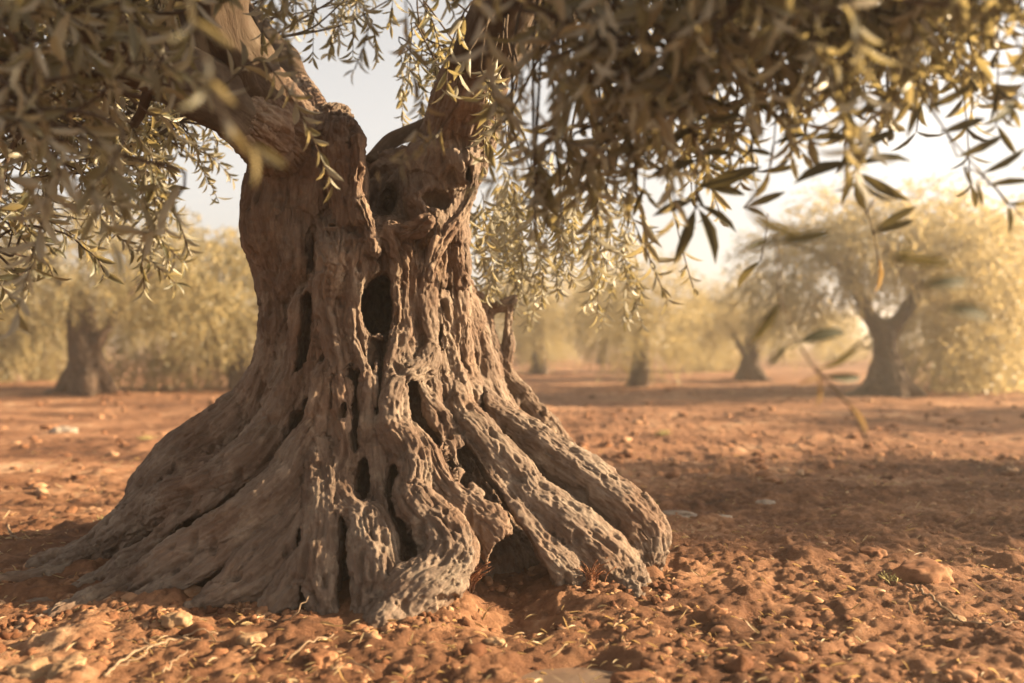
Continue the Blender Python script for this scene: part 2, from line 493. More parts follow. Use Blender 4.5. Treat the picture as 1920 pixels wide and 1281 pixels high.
# ---------------- the old olive's trunk: section table z, xl, xr, semi-depth
SEC = np.array([
    (-0.20, -2.05, 0.66, 1.15), (0.00, -1.80, 0.60, 1.00), (0.10, -1.68, 0.57, 0.94), (0.16, -1.60, 0.54, 0.88), (0.277, -1.52, 0.40, 0.78),
    (0.40, -1.42, 0.24, 0.68), (0.54, -1.24, 0.08, 0.59), (0.687, -1.12, -0.10, 0.52), (0.855, -1.05, -0.20, 0.47),
    (1.05, -1.02, -0.24, 0.44), (1.29, -1.03, -0.26, 0.42), (1.45, -1.07, -0.22, 0.42), (1.52, -1.02, -0.25, 0.36), (1.56, -0.9, -0.35, 0.2), (1.60, -0.7, -0.6, 0.02), (3.0, -0.7, -0.6, 0.01)])
YC = 4.5
def body_f(X, Y, Z, sunk=0.0):
    z = np.asarray(Z)
    xl = np.interp(z, SEC[:, 0], SEC[:, 1]) + 0.04; xr = np.interp(z, SEC[:, 0], SEC[:, 2]) - 0.04
    ay = np.interp(z, SEC[:, 0], SEC[:, 3]) - 0.03
    dd = sunk * (0.02 + 0.25 * np.clip((0.95 - z) / 0.7, 0, 1))
    xl = xl + dd * 1.2; xr = xr - dd * 1.2; ay = ay - dd
    cx = (xl + xr) / 2; a = np.maximum((xr - xl) / 2, 0.01); ay = np.maximum(ay, 0.01)
    u = (X - cx) / a; v = (Y - YC) / ay
    q = np.sqrt(u * u + v * v)
    gq = np.sqrt((u / a) ** 2 + (v / ay) ** 2) + 1e-6
    return (q - 1) * q / gq + np.where(z > 1.59, 1.0, 0.0)

def surfY(px, row):
    Ys = np.linspace(2.6, 5.6, 600)
    P = px3(px, row, Ys)
    f = body_f((px - 960) / F * Ys, Ys, 1.0 - (row - 640) / F * Ys)
    i = np.where(f < 0)[0]
    return Ys[i[0]] if len(i) else Ys[np.argmin(f)]

def ST(pts, k=0.035, emb=0.35, el=1.0):
    """strand along the trunk surface: (px,row,radius px[,depth])"""
    out = []
    for p in pts:
        if len(p) == 4: Y = p[3]; Yc = Y
        else:
            Y = surfY(p[0], p[1])
            if p[1] > 760: Y = min(Y, F / (p[1] - 640.0))
            Yc = Y + p[2] / F * Y * emb
        c = px3(p[0], p[1], Yc)
        big = 1.0 + 0.28 * min(1, max(0, (p[1] - 740) / 120.0)) * (p[2] > 16)
        out.append((*c, p[2] / F * Yc * big))
    return (out, k, el)

strands = [
    # serpentine lit ridge
    ST([(800, 430, 22), (798, 500, 22), (792, 560, 24), (797, 610, 24), (806, 640, 22), (792, 688, 24), (760, 704, 26), (738, 745, 26), (735, 797, 28), (761, 842, 30), (774, 890, 30), (767, 930, 32), (793, 972, 36), (829, 1004, 38), (846, 1048, 40), (820, 1080, 42), (775, 1112, 42), (738, 1150, 40), (715, 1180, 32)], 0.02, -0.35),
    # big right root
    ST([(822, 560, 20), (836, 620, 24), (846, 680, 26), (856, 740, 28), (866, 785, 32), (895, 820, 34), (928, 860, 34), (965, 900, 34), (992, 935, 34), (1035, 968, 38), (1078, 1005, 42), (1125, 1045, 44), (1160, 1080, 42), (1182, 1112, 34), (1195, 1140, 24)], 0.02, -0.2),
    # outer right root
    ST([(866, 480, 16, 4.35), (856, 540, 18, 4.38), (860, 610, 20, 4.4), (864, 670, 22, 4.4), (882, 735, 25, 4.38), (932, 785, 29, 4.35), (988, 826, 32, 4.3), (1040, 864, 34, 4.25), (1096, 902, 36, 4.2), (1150, 944, 38, 4.17), (1190, 982, 40, 4.15), (1208, 1018, 34, 4.12), (1212, 1050, 26, 4.1)], 0.028),
    ST([(855, 790, 24), (880, 850, 22), (905, 900, 22), (940, 950, 22), (985, 1000, 24), (1035, 1050, 26), (1080, 1095, 24)], 0.03, 0.6),
    # short lobes between
    ST([(775, 800, 20), (800, 850, 26), (822, 900, 28), (855, 940, 32), (892, 968, 34), (918, 996, 34), (930, 1030, 26)], 0.02, 0.1),
    ST([(1000, 925, 18), (1040, 950, 20), (1086, 972, 22), (1112, 1005, 20)], 0.02, 0.3),
    # roots in front
    ST([(640, 720, 26), (650, 800, 30), (655, 850, 26), (640, 910, 26), (655, 960, 32), (685, 985, 34), (695, 1030, 42), (705, 1080, 42), (700, 1130, 36), (690, 1170, 26)], 0.02, 0.0),
    ST([(700, 780, 22), (705, 850, 24), (712, 900, 24), (720, 950, 28), (735, 1000, 26), (760, 1050, 26)], 0.03, 0.5),
    ST([(600, 760, 26), (600, 830, 30), (607, 900, 34), (613, 960, 34), (610, 1020, 34), (605, 1075, 36), (612, 1120, 30), (620, 1160, 20)], 0.028, 0.1),
    # long left roots
    ST([(612, 700, 24), (600, 790, 30), (568, 855, 34), (540, 905, 36), (495, 950, 38), (450, 985, 38), (400, 1018, 36), (345, 1052, 38), (290, 1088, 36), (215, 1125, 30), (120, 1160, 22), (20, 1190, 14)], 0.02, -0.2),
    ST([(575, 560, 26), (572, 640, 30), (560, 720, 34), (530, 800, 38), (490, 865, 42), (435, 905, 44), (372, 935, 46), (315, 965, 42), (262, 1010, 40), (200, 1052, 36), (120, 1085, 26), (30, 1100, 18), (-60, 1110, 12)], 0.035, 0.2),
    ST([(545, 900, 24), (500, 985, 26), (450, 1035, 28), (390, 1080, 30), (320, 1120, 28), (240, 1160, 22), (150, 1195, 14)], 0.03, 0.3),
    ST([(575, 960, 20), (540, 1030, 26), (490, 1080, 28), (430, 1120, 28), (370, 1155, 22), (320, 1185, 14)], 0.03, 0.3),
    ST([(640, 850, 18), (600, 905, 22), (570, 950, 24), (530, 1000, 26), (480, 1050, 28), (440, 1100, 26), (400, 1140, 20)], 0.025, 0.2),
    ST([(520, 850, 22), (470, 890, 28), (400, 960, 26), (350, 990, 26), (300, 1040, 30), (240, 1075, 30), (170, 1110, 24), (90, 1140, 16), (-20, 1160, 10)], 0.025, 0.2),
    ST([(560, 760, 20), (500, 850, 24), (440, 870, 26), (350, 900, 30), (280, 960, 32), (220, 1010, 30), (150, 1045, 22), (60, 1060, 14)], 0.03, 0.2),
    ST([(590, 1040, 22), (560, 1090, 26), (530, 1130, 24), (500, 1165, 18)], 0.03, 0.3),
    # left silhouette
    ST([(508, 420, 40, 4.45), (518, 500, 36, 4.4), (535, 570, 40, 4.4), (535, 640, 42, 4.4), (515, 710, 46, 4.45), (485, 770, 50, 4.5), (430, 830, 56, 4.5), (370, 880, 60, 4.5), (315, 930, 52, 4.5), (280, 975, 40, 4.5), (240, 1010, 30, 4.45)], 0.05),
    ST([(340, 900, 34, 4.7), (290, 945, 34, 4.8), (250, 990, 30, 4.8), (200, 1025, 24, 4.8)], 0.05),
    ST([(560, 430, 30), (560, 500, 28), (548, 560, 26), (550, 620, 26), (545, 690, 26), (520, 760, 26)], 0.03, 0.1),
    # front of trunk
    ST([(625, 400, 34), (628, 470, 32), (622, 540, 28), (628, 600, 26), (640, 660, 26), (645, 720, 22)], 0.03, 0.1),
    ST([(672, 460, 24), (666, 520, 20), (664, 580, 20), (672, 640, 22), (690, 700, 22), (690, 760, 22), (684, 820, 20)], 0.025, 0.1),
    ST([(735, 440, 26), (755, 490, 22), (758, 560, 18), (752, 620, 20), (735, 670, 22), (722, 730, 20)], 0.025, 0.2),
    ST([(845, 440, 18), (838, 500, 16), (850, 560, 16), (858, 620, 18), (866, 700, 16)], 0.02, 0.3),
    ST([(770, 720, 18), (800, 760, 22), (825, 800, 22), (845, 850, 24), (862, 890, 22)], 0.025, 0.6),
    # left prong
    ST([(540, 470, 62, 4.42), (535, 400, 72, 4.42), (540, 340, 66, 4.42), (545, 290, 56, 4.42), (530, 255, 50, 4.40)], 0.06),
    ST([(590, 480, 60, 4.42), (592, 400, 70, 4.40), (600, 320, 62, 4.38), (610, 265, 48, 4.36), (618, 238, 38, 4.36)], 0.05),
    ST([(655, 450, 30, 4.2), (655, 390, 32, 4.2), (650, 330, 34, 4.22), (645, 280, 34, 4.24), (642, 245, 30, 4.26)], 0.03),
    ST([(682, 440, 12, 4.12), (672, 400, 13, 4.12), (666, 350, 12, 4.12), (676, 300, 12, 4.14), (672, 262, 14, 4.16)], 0.02),
    ST([(700, 470, 16, 4.08), (690, 420, 14, 4.10), (676, 380, 12, 4.12)], 0.02),
    # limbs springing out of the two prongs
    ([(*px3(560, 330, 4.42), .13), (*px3(545, 285, 4.38), .155), (*px3(500, 215, 4.2), .155), (*px3(470, 160, 4.05), .12)], 0.05, 1),
    ([(*px3(545, 290, 4.34), .12), (*px3(500, 245, 4.15), .125), (*px3(440, 208, 3.97), .10)], 0.05, 1),
    ([(*px3(840, 330, 4.42), .13), (*px3(862, 250, 4.38), .145), (*px3(880, 180, 4.24), .135), (*px3(900, 120, 4.1), .10)], 0.05, 1),
    ([(*px3(610, 290, 4.55), .10), (*px3(585, 220, 4.65), .08), (*px3(562, 165, 4.8), .055)], 0.04, 1),
    ([(*px3(690, 420, 4.62), .12), (*px3(705, 350, 4.66), .10), (*px3(740, 320, 4.66), .09), (*px3(800, 330, 4.6), .10)], 0.05, 1),
    ST([(868, 290, 34, 4.28), (872, 318, 30, 4.26)], 0.02),
    ST([(790, 360, 34, 4.3), (800, 400, 30, 4.25)], 0.03),
    ST([(648, 262, 34, 4.26), (655, 300, 28, 4.24)], 0.02),
    ST([(618, 250, 40, 4.34), (625, 228, 34, 4.36), (640, 222, 26, 4.36)], 0.03),
    # right prong
    ST([(810, 500, 60, 4.40), (810, 430, 62, 4.42), (812, 370, 58, 4.42), (822, 315, 62, 4.40), (846, 285, 50, 4.38)], 0.05),
    ST([(760, 470, 50, 4.45), (756, 410, 44, 4.50), (760, 365, 36, 4.5), (790, 330, 34, 4.48)], 0.04),
    ST([(880, 280, 13, 4.30), (887, 320, 11, 4.26), (884, 360, 11, 4.22), (866, 400, 12, 4.18), (842, 430, 14, 4.14), (818, 470, 14, 4.1), (806, 520, 14, 4.08)], 0.014),
    ST([(862, 400, 12, 4.22), (856, 440, 14, 4.2), (856, 480, 14, 4.2), (868, 530, 14, 4.25)], 0.014),
    ST([(800, 300, 14, 4.3), (830, 280, 18, 4.3), (862, 268, 18, 4.32)], 0.02),
    ST([(712, 445, 20, 4.15), (745, 440, 18, 4.15), (780, 430, 16, 4.12), (800, 415, 14, 4.12)], 0.02),
    # buttress behind on the right, pierced with holes
    ST([(898, 560, 14, 5.35), (908, 580, 15, 5.4), (918, 635, 15, 5.4), (940, 690, 16, 5.4), (980, 738, 18, 5.4), (1016, 785, 20, 5.4), (1040, 830, 24, 5.35), (1062, 878, 28, 5.3)], 0.012),
    ST([(850, 500, 18, 5.0), (876, 540, 14, 5.25), (908, 580, 12, 5.4), (935, 575, 11, 5.4), (962, 560, 9, 5.4)], 0.012),
    ST([(955, 568, 9, 5.4), (954, 610, 10, 5.42), (952, 655, 12, 5.42), (944, 695, 14, 5.4)], 0.012),
    ST([(885, 680, 18, 5.1), (922, 745, 19, 5.2), (955, 795, 20, 5.25), (990, 840, 24, 5.25), (1015, 880, 28, 5.2)], 0.012),
    ST([(980, 738, 10, 5.38), (950, 785, 12, 5.28)], 0.012),
    ST([(1016, 785, 10, 5.38), (984, 830, 12, 5.28)], 0.012),
    # roots on the far side
    ([(-0.6, 4.9, 1.2, .25), (-0.7, 5.1, 0.6, .25), (-0.9, 5.5, 0.2, .2), (-1.1, 5.9, -0.03, .12)], 0.06, 1),
    ([(-0.4, 4.85, 1.2, .2), (-0.2, 5.05, 0.6, .2), (0.05, 5.4, 0.22, .16), (0.2, 5.75, -0.03, .1)], 0.06, 1),
]
# many thin vertical fibres woven between the big strands
rs = np.random.default_rng(3)
for i in range(46):
    x0 = rs.uniform(500, 870); row0 = rs.uniform(430, 760)
    n = rs.integers(3, 6); pts = []
    x = x0; rw = row0
    for j in range(n):
        pts.append((x, rw, rs.uniform(7, 13)))
        spread = (x - 690) / 200.0
        slope = spread * (0.05 + max(0, rw - 600) / 380.0)
        st = rs.uniform(45, 85)
        x += st * slope + rs.uniform(-9, 9); rw += st
    strands.append(ST(pts, 0.02, 0.0))
for i in range(6):   # and over the root flare
    x = rs.uniform(430, 1000); rw = rs.uniform(820, 980); pts = []
    for j in range(4):
        pts.append((x, rw, rs.uniform(8, 15)))
        dx = (x - 690) / 260.0
        st = rs.uniform(25, 50)
        x += st * dx * 1.3 + rs.uniform(-8, 8); rw += st
    strands.append(ST(pts, 0.02, 0.0))

def HO(px, row, rx, rz, dep=0.12, k=0.012, Y=None, off=0.02):
    Y = Y or surfY(px, row)
    if row > 760: Y = min(Y, F / (row - 640.0))
    c = px3(px, row, Y + off)
    return (c, (rx / F * Y, dep, rz / F * Y), k)
holes = [
    HO(708, 575, 28, 56, 0.16), (px3(709, 575, surfY(708, 575) + .28), (.115, .26, .19), .02), HO(718, 540, 16, 30, 0.14), HO(683, 898, 15, 42, 0.2), HO(583, 470, 8, 45, 0.07), HO(580, 625, 12, 38, 0.10),
    HO(932, 822, 30, 10, 0.14, Y=4.25), HO(1054, 932, 24, 17, 0.16), HO(1108, 985, 20, 20, 0.16), HO(650, 772, 9, 26, 0.10), HO(306, 1014, 26, 34, 0.16),
    HO(962, 1062, 46, 62, 0.30), HO(985, 1110, 60, 50, 0.30), HO(716, 368, 24, 40, 0.3, Y=4.28), HO(703, 300, 16, 36, 0.3, Y=4.25), HO(818, 372, 30, 19, 0.10, Y=4.22), HO(878, 322, 7, 16, 0.06, Y=4.22),
    HO(826, 430, 8, 26, 0.08, Y=4.14), HO(800, 546, 13, 12, 0.05), HO(801, 605, 8, 10, 0.04), HO(768, 1034, 15, 30, 0.12), HO(650, 1072, 12, 40, 0.10), HO(780, 770, 12, 40, 0.12),
    HO(873, 905, 12, 30, 0.12), HO(915, 935, 22, 30, 0.14), HO(630, 438, 9, 20, 0.07, Y=4.17), HO(760, 905, 5, 20, .05), HO(540, 850, 12, 20, 0.1), HO(560, 800, 14, 26, 0.10),
    HO(700, 700, 4, 70, 0.06), HO(725, 640, 4, 40, .06), HO(640, 640, 4, 40, .05), HO(660, 700, 5, 30, .06), HO(598, 930, 8, 26, .08), HO(850, 700, 5, 40, .06), HO(826, 655, 7, 50, .07), HO(905, 770, 6, 50, .07, Y=4.3),
    HO(985, 895, 16, 30, .1), HO(470, 930, 20, 26, .12), HO(420, 975, 30, 14, .1), HO(848, 330, 12, 20, .06, Y=4.2),
]
def groove(pts, r, dep=0.10, off=0.03):
    p = catmull([(a, b, 0, 1) for a, b in pts], 12.0)
    for a, b in p[:, :2]:
        Y = surfY(a, b)
        if b > 760: Y = min(Y, F / (b - 640.0))
        c = px3(a, b, Y + off)
        holes.append((c, (r / F * Y, dep, r * 1.3 / F * Y), 0.022))
groove([(652, 925), (650, 1000), (646, 1070), (650, 1130)], 10)
groove([(606, 800), (592, 880), (578, 950), (574, 1030), (580, 1110)], 11, 0.08)
groove([(575, 985), (520, 1022), (455, 1055), (390, 1100), (320, 1135)], 12, 0.07)
groove([(590, 760), (552, 850), (505, 905), (440, 950), (360, 995), (300, 1035)], 16, 0.10)
groove([(583, 560), (574, 660), (550, 740), (500, 815), (440, 870), (360, 915), (300, 950)], 12, 0.09)
groove([(742, 880), (740, 950), (762, 1010), (772, 1050)], 9)
groove([(786, 880), (826, 960), (872, 1010), (888, 1075)], 11)
groove([(870, 850), (915, 915), (955, 975), (985, 1030), (1010, 1080)], 14)
groove([(895, 790), (955, 862), (1030, 915), (1100, 975), (1165, 1040)], 9)
groove([(768, 690), (782, 770), (815, 830), (850, 890)], 10)
groove([(712, 640), (716, 700), (712, 770)], 4)
groove([(675, 700), (668, 780), (672, 840)], 6)
groove([(852, 560), (862, 640), (872, 720), (890, 790)], 6)
tree = empty("ancient_olive_tree", (-0.3, 4.5, 0))
tag(tree, "huge gnarled old olive trunk with a dark hollow and spreading roots, in the foreground", "tree")
def local(o, root=tree):
    o.parent = root
    o.matrix_parent_inverse = root.matrix_basis.inverted()
    return o
trunk = wood("trunk", (-2.35, 3.05, -0.16), (0.95, 6.05, 2.42), 0.0095, strands, lambda X, Y, Z: body_f(X, Y, Z, 1.0), holes, mat=M_bark)
local(trunk)

# ------------------------------------------------------------------ round wood (limbs, branches, twigs)
def tube_geo(path, nseg=8, step=0.04, rough=0.0, seed=0):
    P = catmull(path, step)
    T, Nn, B = frames(P[:, :3])
    s = np.concatenate([[0], np.cumsum(np.linalg.norm(np.diff(P[:, :3], axis=0), axis=1))])
    th = np.linspace(0, 2 * np.pi, nseg, endpoint=False)
    cs, sn = np.cos(th), np.sin(th)
    r = P[:, 3][:, None] * np.ones(nseg)
    uv = np.stack([np.repeat(s[:, None], nseg, 1), P[:, 3][:, None] * cs, P[:, 3][:, None] * sn], -1)
    if rough > 0:
        r = r * (1 + rough * fbm(uv * np.array([3, 12, 12]) + seed * 9.1, 3, seed))
    V = P[:, None, :3] + r[..., None] * (cs[None, :, None] * Nn[:, None] + sn[None, :, None] * B[:, None])
    m = len(P)
    i = np.arange(m - 1)[:, None] * nseg; j = np.arange(nseg)[None]; j2 = (j + 1) % nseg
    Q = np.stack([i + j, i + j2, i + nseg + j2, i + nseg + j], -1).reshape(-1, 4)
    V = np.vstack([V.reshape(-1, 3), P[0, :3], P[-1, :3]]); c0, c1 = m * nseg, m * nseg + 1
    cap = [(c0, (k + 1) % nseg, k, k) for k in range(nseg)]
    caps = []
    for k in range(0, nseg, 2):
        caps.append((c0, (k + 2) % nseg, (k + 1) % nseg, k))
        b = (m - 1) * nseg
        caps.append((c1, b + k, b + (k + 1) % nseg, b + (k + 2) % nseg))
    Q = np.vstack([Q, np.array(caps)])
    bc = np.vstack([uv.reshape(-1, 3), [s[0], 0, 0], [s[-1], 0, 0]]) + seed * 2.3
    return V, Q, bc

class Geo:
    def __init__(s): s.V = []; s.Q = []; s.A = []; s.n = 0
    def add(s, V, Q, A):
        s.V.append(V); s.Q.append(np.asarray(Q) + s.n); s.A.append(A); s.n += len(V)
    def build(s, name, mat, attr, smooth=True):
        return mesh_np(name, np.vstack(s.V), np.vstack(s.Q), mat, smooth, {attr: np.concatenate(s.A)})

def PT(pts): return [(*px3(a, b, Y), r) for a, b, Y, r in pts]
limb_paths = [
    PT([(575, 330, 4.42, .12), (545, 285, 4.38, .135), (500, 215, 4.2, .14), (455, 130, 3.95, .13), (415, 50, 3.7, .12), (370, -60, 3.5, .11), (300, -220, 3.2, .09)]),
    PT([(530, 270, 4.3, .10), (450, 215, 4.0, .11), (350, 150, 3.6, .105), (235, 90, 3.3, .10), (140, 10, 3.1, .09), (20, -120, 2.9, .08)]),
    PT([(835, 310, 4.42, .11), (862, 250, 4.38, .12), (885, 160, 4.2, .125), (925, 60, 3.95, .125), (975, -40, 3.7, .12), (1060, -180, 3.4, .10)]),
    PT([(820, 320, 4.5, .08), (840, 250, 4.7, .09), (950, 110, 5.0, .085), (1120, -20, 5.3, .07), (1350, -200, 5.5, .05)]),
    PT([(690, 310, 4.6, .04), (735, 262, 4.75, .04), (790, 238, 4.85, .042), (850, 215, 4.8, .05)]),
    PT([(600, 250, 4.6, .07), (550, 140, 4.9, .065), (420, -20, 5.3, .055), (250, -200, 5.8, .06)]),
]
for i, p in enumerate(limb_paths):
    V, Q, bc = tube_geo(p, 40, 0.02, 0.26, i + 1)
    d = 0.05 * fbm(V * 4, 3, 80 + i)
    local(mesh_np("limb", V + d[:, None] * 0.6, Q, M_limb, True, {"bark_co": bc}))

# ------------------------------------------------------------------ leaves
def leaf_template(kind):
    if kind == 'full':
        st = [(0, .04, 0), (.18, .62, .012), (.45, 1.0, .02), (.75, .74, 0.0), (1.0, .03, -.06)]
        V = []
        for x, wd, z in st:
            V += [(x, -wd / 2, z + .10 * wd), (x, 0, z), (x, wd / 2, z + .10 * wd)]
        Q = []
        for i in range(4):
            for j in range(2):
                a = i * 3 + j; Q.append((a, a + 3, a + 4, a + 1))
        return np.array(V, float), np.array(Q)
    V = np.array([(0, 0, 0), (.45, -.5, .03), (1, 0, -.04), (.45, .5, .03)], float)
    return V, np.array([(0, 1, 2, 3)])

def place_leaves(tmpl, pos, d, up, ln, wd, curl=None):
    """tmpl verts scaled ln along d and wd across"""
    TV, TQ = tmpl
    d = d / (np.linalg.norm(d, axis=1, keepdims=True) + 1e-9)
    side = np.cross(up, d); side /= np.linalg.norm(side, axis=1, keepdims=True) + 1e-9
    nn = np.cross(d, side)
    V = (pos[:, None] + TV[None, :, 0:1] * (ln[:, None] * d)[:, None] + TV[None, :, 1:2] * (wd[:, None] * side)[:, None]
         + TV[None, :, 2:3] * (ln[:, None] * nn)[:, None])
    if curl is not None:
        V = V + (TV[None, :, 0:1] ** 2) * (curl[:, None] * ln[:, None])[:, None] * nn[:, None]
    n, m = len(pos), len(TV)
    Q = (TQ[None] + (np.arange(n) * m)[:, None, None]).reshape(-1, 4)
    return V.reshape(-1, 3), Q

FULL = leaf_template('full'); DIA = leaf_template('dia')

def shoot_leaves(G, path, spacing, ln, rr, tmpl=FULL, wr=0.2, open_=0.85, tone=None, start=0.12):
    """opposite pairs of narrow leaves along a shoot"""
    P = catmull(path, 0.01)
    T, Nn, B = frames(P[:, :3])
    s = np.concatenate([[0], np.cumsum(np.linalg.norm(np.diff(P[:, :3], axis=0), axis=1))])
    n = max(2, int(s[-1] / spacing))
    ss = np.linspace(s[-1] * start, s[-1], n)
    k = np.clip(np.searchsorted(s, ss), 0, len(P) - 1)
    pos = np.repeat(P[k, :3], 2, 0); TT = np.repeat(T[k], 2, 0); NN = np.repeat(Nn[k], 2, 0); BB = np.repeat(B[k], 2, 0)
    j = np.arange(n * 2)
    ang = (j // 2) * (np.pi / 2) + (j % 2) * np.pi + rr.normal(0, .35, n * 2) + rr.uniform(0, 6)
    rad = np.cos(ang)[:, None] * NN + np.sin(ang)[:, None] * BB
    o = open_ + rr.normal(0, .33, (n * 2, 1))
    d = TT * np.cos(o) + rad * np.sin(o) + np.array([0, 0, -.12])
    tipf = np.linspace(1, .7, n * 2)
    L = ln * rr.uniform(.65, 1.1, n * 2) * tipf
    up = TT * 1.0 - rad * .2 + rr.normal(0, .35, (n * 2, 3)) + np.array([0, 0, .3])
    keep = rr.random(n * 2) < .9
    V, Q = place_leaves(tmpl, pos[keep], d[keep], up[keep], L[keep], (L * wr * rr.uniform(.8, 1.2, n * 2))[keep], rr.normal(-.05, .14, keep.sum()))
    t = rr.random(keep.sum()) if tone is None else np.clip(rr.normal(tone, .18, keep.sum()), 0, 1)
    G.add(V, Q, np.repeat(t, len(tmpl[0])))

# lower edge of the foliage seen against trunk and sky, as photographed: px -> lowest row of the shoots' roots
edge_x = [-200, 0, 120, 200, 300, 380, 430, 540, 560, 690, 720, 860, 900, 960, 1050, 1150, 1230, 1300, 1420, 1550, 1700, 1800, 1950, 2150]
edge_y = [560, 500, 450, 330, 300, 120, 60, 40, -40, -40, 90, 110, 270, 370, 400, 340, 220, 140, 90, 80, 70, 50, 60, 60]
dens_x = [-200, 0, 420, 470, 540, 575, 690, 740, 900, 1900, 2200]
dens_y = [1, 1, .9, .4, .45, .05, .05, .45, 1, 1, 1]

limb_pts = np.vstack([catmull(p, 0.1) for p in limb_paths])
rb = np.random.default_rng(21)
targets = []
SD = np.array(sun_dir)
def shades_trunk(c, m=.45):
    """does sunlight grazing this point go on to the trunk?"""
    t = (c[0] + 0.1) / SD[0]
    if t < 0: return False
    q = c - SD * t
    return 3.5 - m < q[1] < 5.0 + m and -.1 - m < q[2] < 1.9 + m
while len(targets) < 62:
    px = rb.uniform(-200, 2120) if rb.random() < .75 else rb.uniform(-200, 420); Y = rb.uniform(2.2, 5.0) if px > 820 else rb.uniform(2.2, 5.8)
    if px > 860 and rb.random() < .45: Y = rb.uniform(2.0, 3.0)
    if 220 < px < 860: Y = rb.uniform(4.9, 6.2)
    top = -260
    ey = np.interp(px, edge_x, edge_y) - 30
    row = ey - (ey - top) * rb.random() ** 1.15
    if rb.random() > np.interp(px, dens_x, dens_y): continue
    if 440 < px < 960 and Y < 4.8: continue
    c = px3(px, row, Y)
    if shades_trunk(c) or (shades_trunk(c, .8) and rb.random() < .8): continue
    targets.append(c)
for i in range(14):   # the rest of the crown, above and beyond the frame
    a = rb.uniform(0, 6.28); r_ = 3.4 * rb.random() ** .5
    c = (np.array([-0.3 + 1.1 * r_ * math.cos(a), 4.4 + r_ * math.sin(a) * .9, rb.uniform(2.7, 4.0)]))
    if shades_trunk(c): c[0] = -c[0] - .6
    targets.append(c)

def add_shoots(St, Lv, c, rr, n, reach, ln, stem_seed):
    """shoots springing from the end of a branch, arching over and hanging"""
    for q in range(n):
        p0 = c + rr.normal(0, reach * .45, 3) * np.array([1, 1, .5])
        a = rr.uniform(0, 6.28)
        out = np.array([math.cos(a), math.sin(a), 0]) * rr.uniform(.4, 1)
        L = rr.uniform(.20, .42)
        p1 = p0 + out * L * .40 + np.array([0, 0, rr.uniform(-.10, .12)])
        sag = rr.uniform(.1, 1.0)
        p2 = p1 + out * L * .34 + np.array([0, 0, -L * .38 * sag]) + rr.normal(0, .02, 3)
        p3 = p2 + out * L * .22 + np.array([0, 0, -L * .42 * sag]) + rr.normal(0, .025, 3)
        pm = (c + p0) / 2 + rr.normal(0, .02, 3)
        V, Q, bc = tube_geo([(*c, .006), (*pm, .005), (*p0, .004), (*p1, .003), (*p2, .002), (*p3, .001)], 4, .06, 0, stem_seed)
        St.add(V, Q, bc)
        shoot_leaves(Lv, [(*p0, 1), (*p1, 1), (*p2, 1), (*p3, 1)], .040, ln, rr, tone=None, wr=.25)

for bi, c in enumerate(targets):
    d = np.linalg.norm(limb_pts[:, :3] - c, axis=1) + 0.6 * np.abs(limb_pts[:, 1] - c[1])
    a = limb_pts[np.argmin(d)]
    St, Lv = Geo(), Geo()
    L = np.linalg.norm(c - a[:3])
    rr = np.random.default_rng(100 + bi)
    side = rr.normal(0, .08 * L + .01, 3)
    side = side * 2.0; mid1 = a[:3] + (c - a[:3]) * .35 + np.array([0, 0, .16 * L]) + side
    mid2 = a[:3] + (c - a[:3]) * .7 + np.array([0, 0, .16 * L]) - side * .5
    r0 = min(a[3] * .5, .012 + .010 * L)
    V, Q, bc = tube_geo([(*a[:3], r0), (*mid1, r0 * .7), (*mid2, r0 * .45), (*c, .006)], 7, .06, .15, bi)
    St.add(V, Q, bc)
    n = 15
    add_shoots(St, Lv, c, rr, 30 if bi >= 62 else n, .55 if bi >= 62 else .32, .112, bi)
    mpx, mrow = 960 + mid2[0] / mid2[1] * F, 640 - (mid2[2] - 1) / mid2[1] * F
    if not shades_trunk(mid2) and not (380 < mpx < 980 and mid2[1] < 4.8 and mrow > -120): add_shoots(St, Lv, mid2, rr, n // 2, .25, .108, bi + 3)
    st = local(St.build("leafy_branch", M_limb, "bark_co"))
    lv = Lv.build("leaves", M_leaf, "tone")
    lv.parent = st

# shoots hanging nearest the camera, one by one as they show
def hang(path_px, ln, spacing=.03, wr=.2, open_=.8, tone=None, stem=.0022, seed=1, mat=None, start=.1):
    rr = np.random.default_rng(seed)
    path = [(*px3(a, b, Y), 1) for a, b, Y in path_px]
    St, Lv = Geo(), Geo()
    V, Q, bc = tube_geo([(*p[:3], stem * (1 - .6 * i / len(path))) for i, p in enumerate(path)], 5, .03, 0, seed)
    St.add(V, Q, bc)
    shoot_leaves(Lv, path, spacing, ln, rr, wr=wr, open_=open_, tone=tone, start=start)
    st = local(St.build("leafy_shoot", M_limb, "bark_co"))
    lv = Lv.build("leaves", mat or M_leaf, "tone"); lv.parent = st

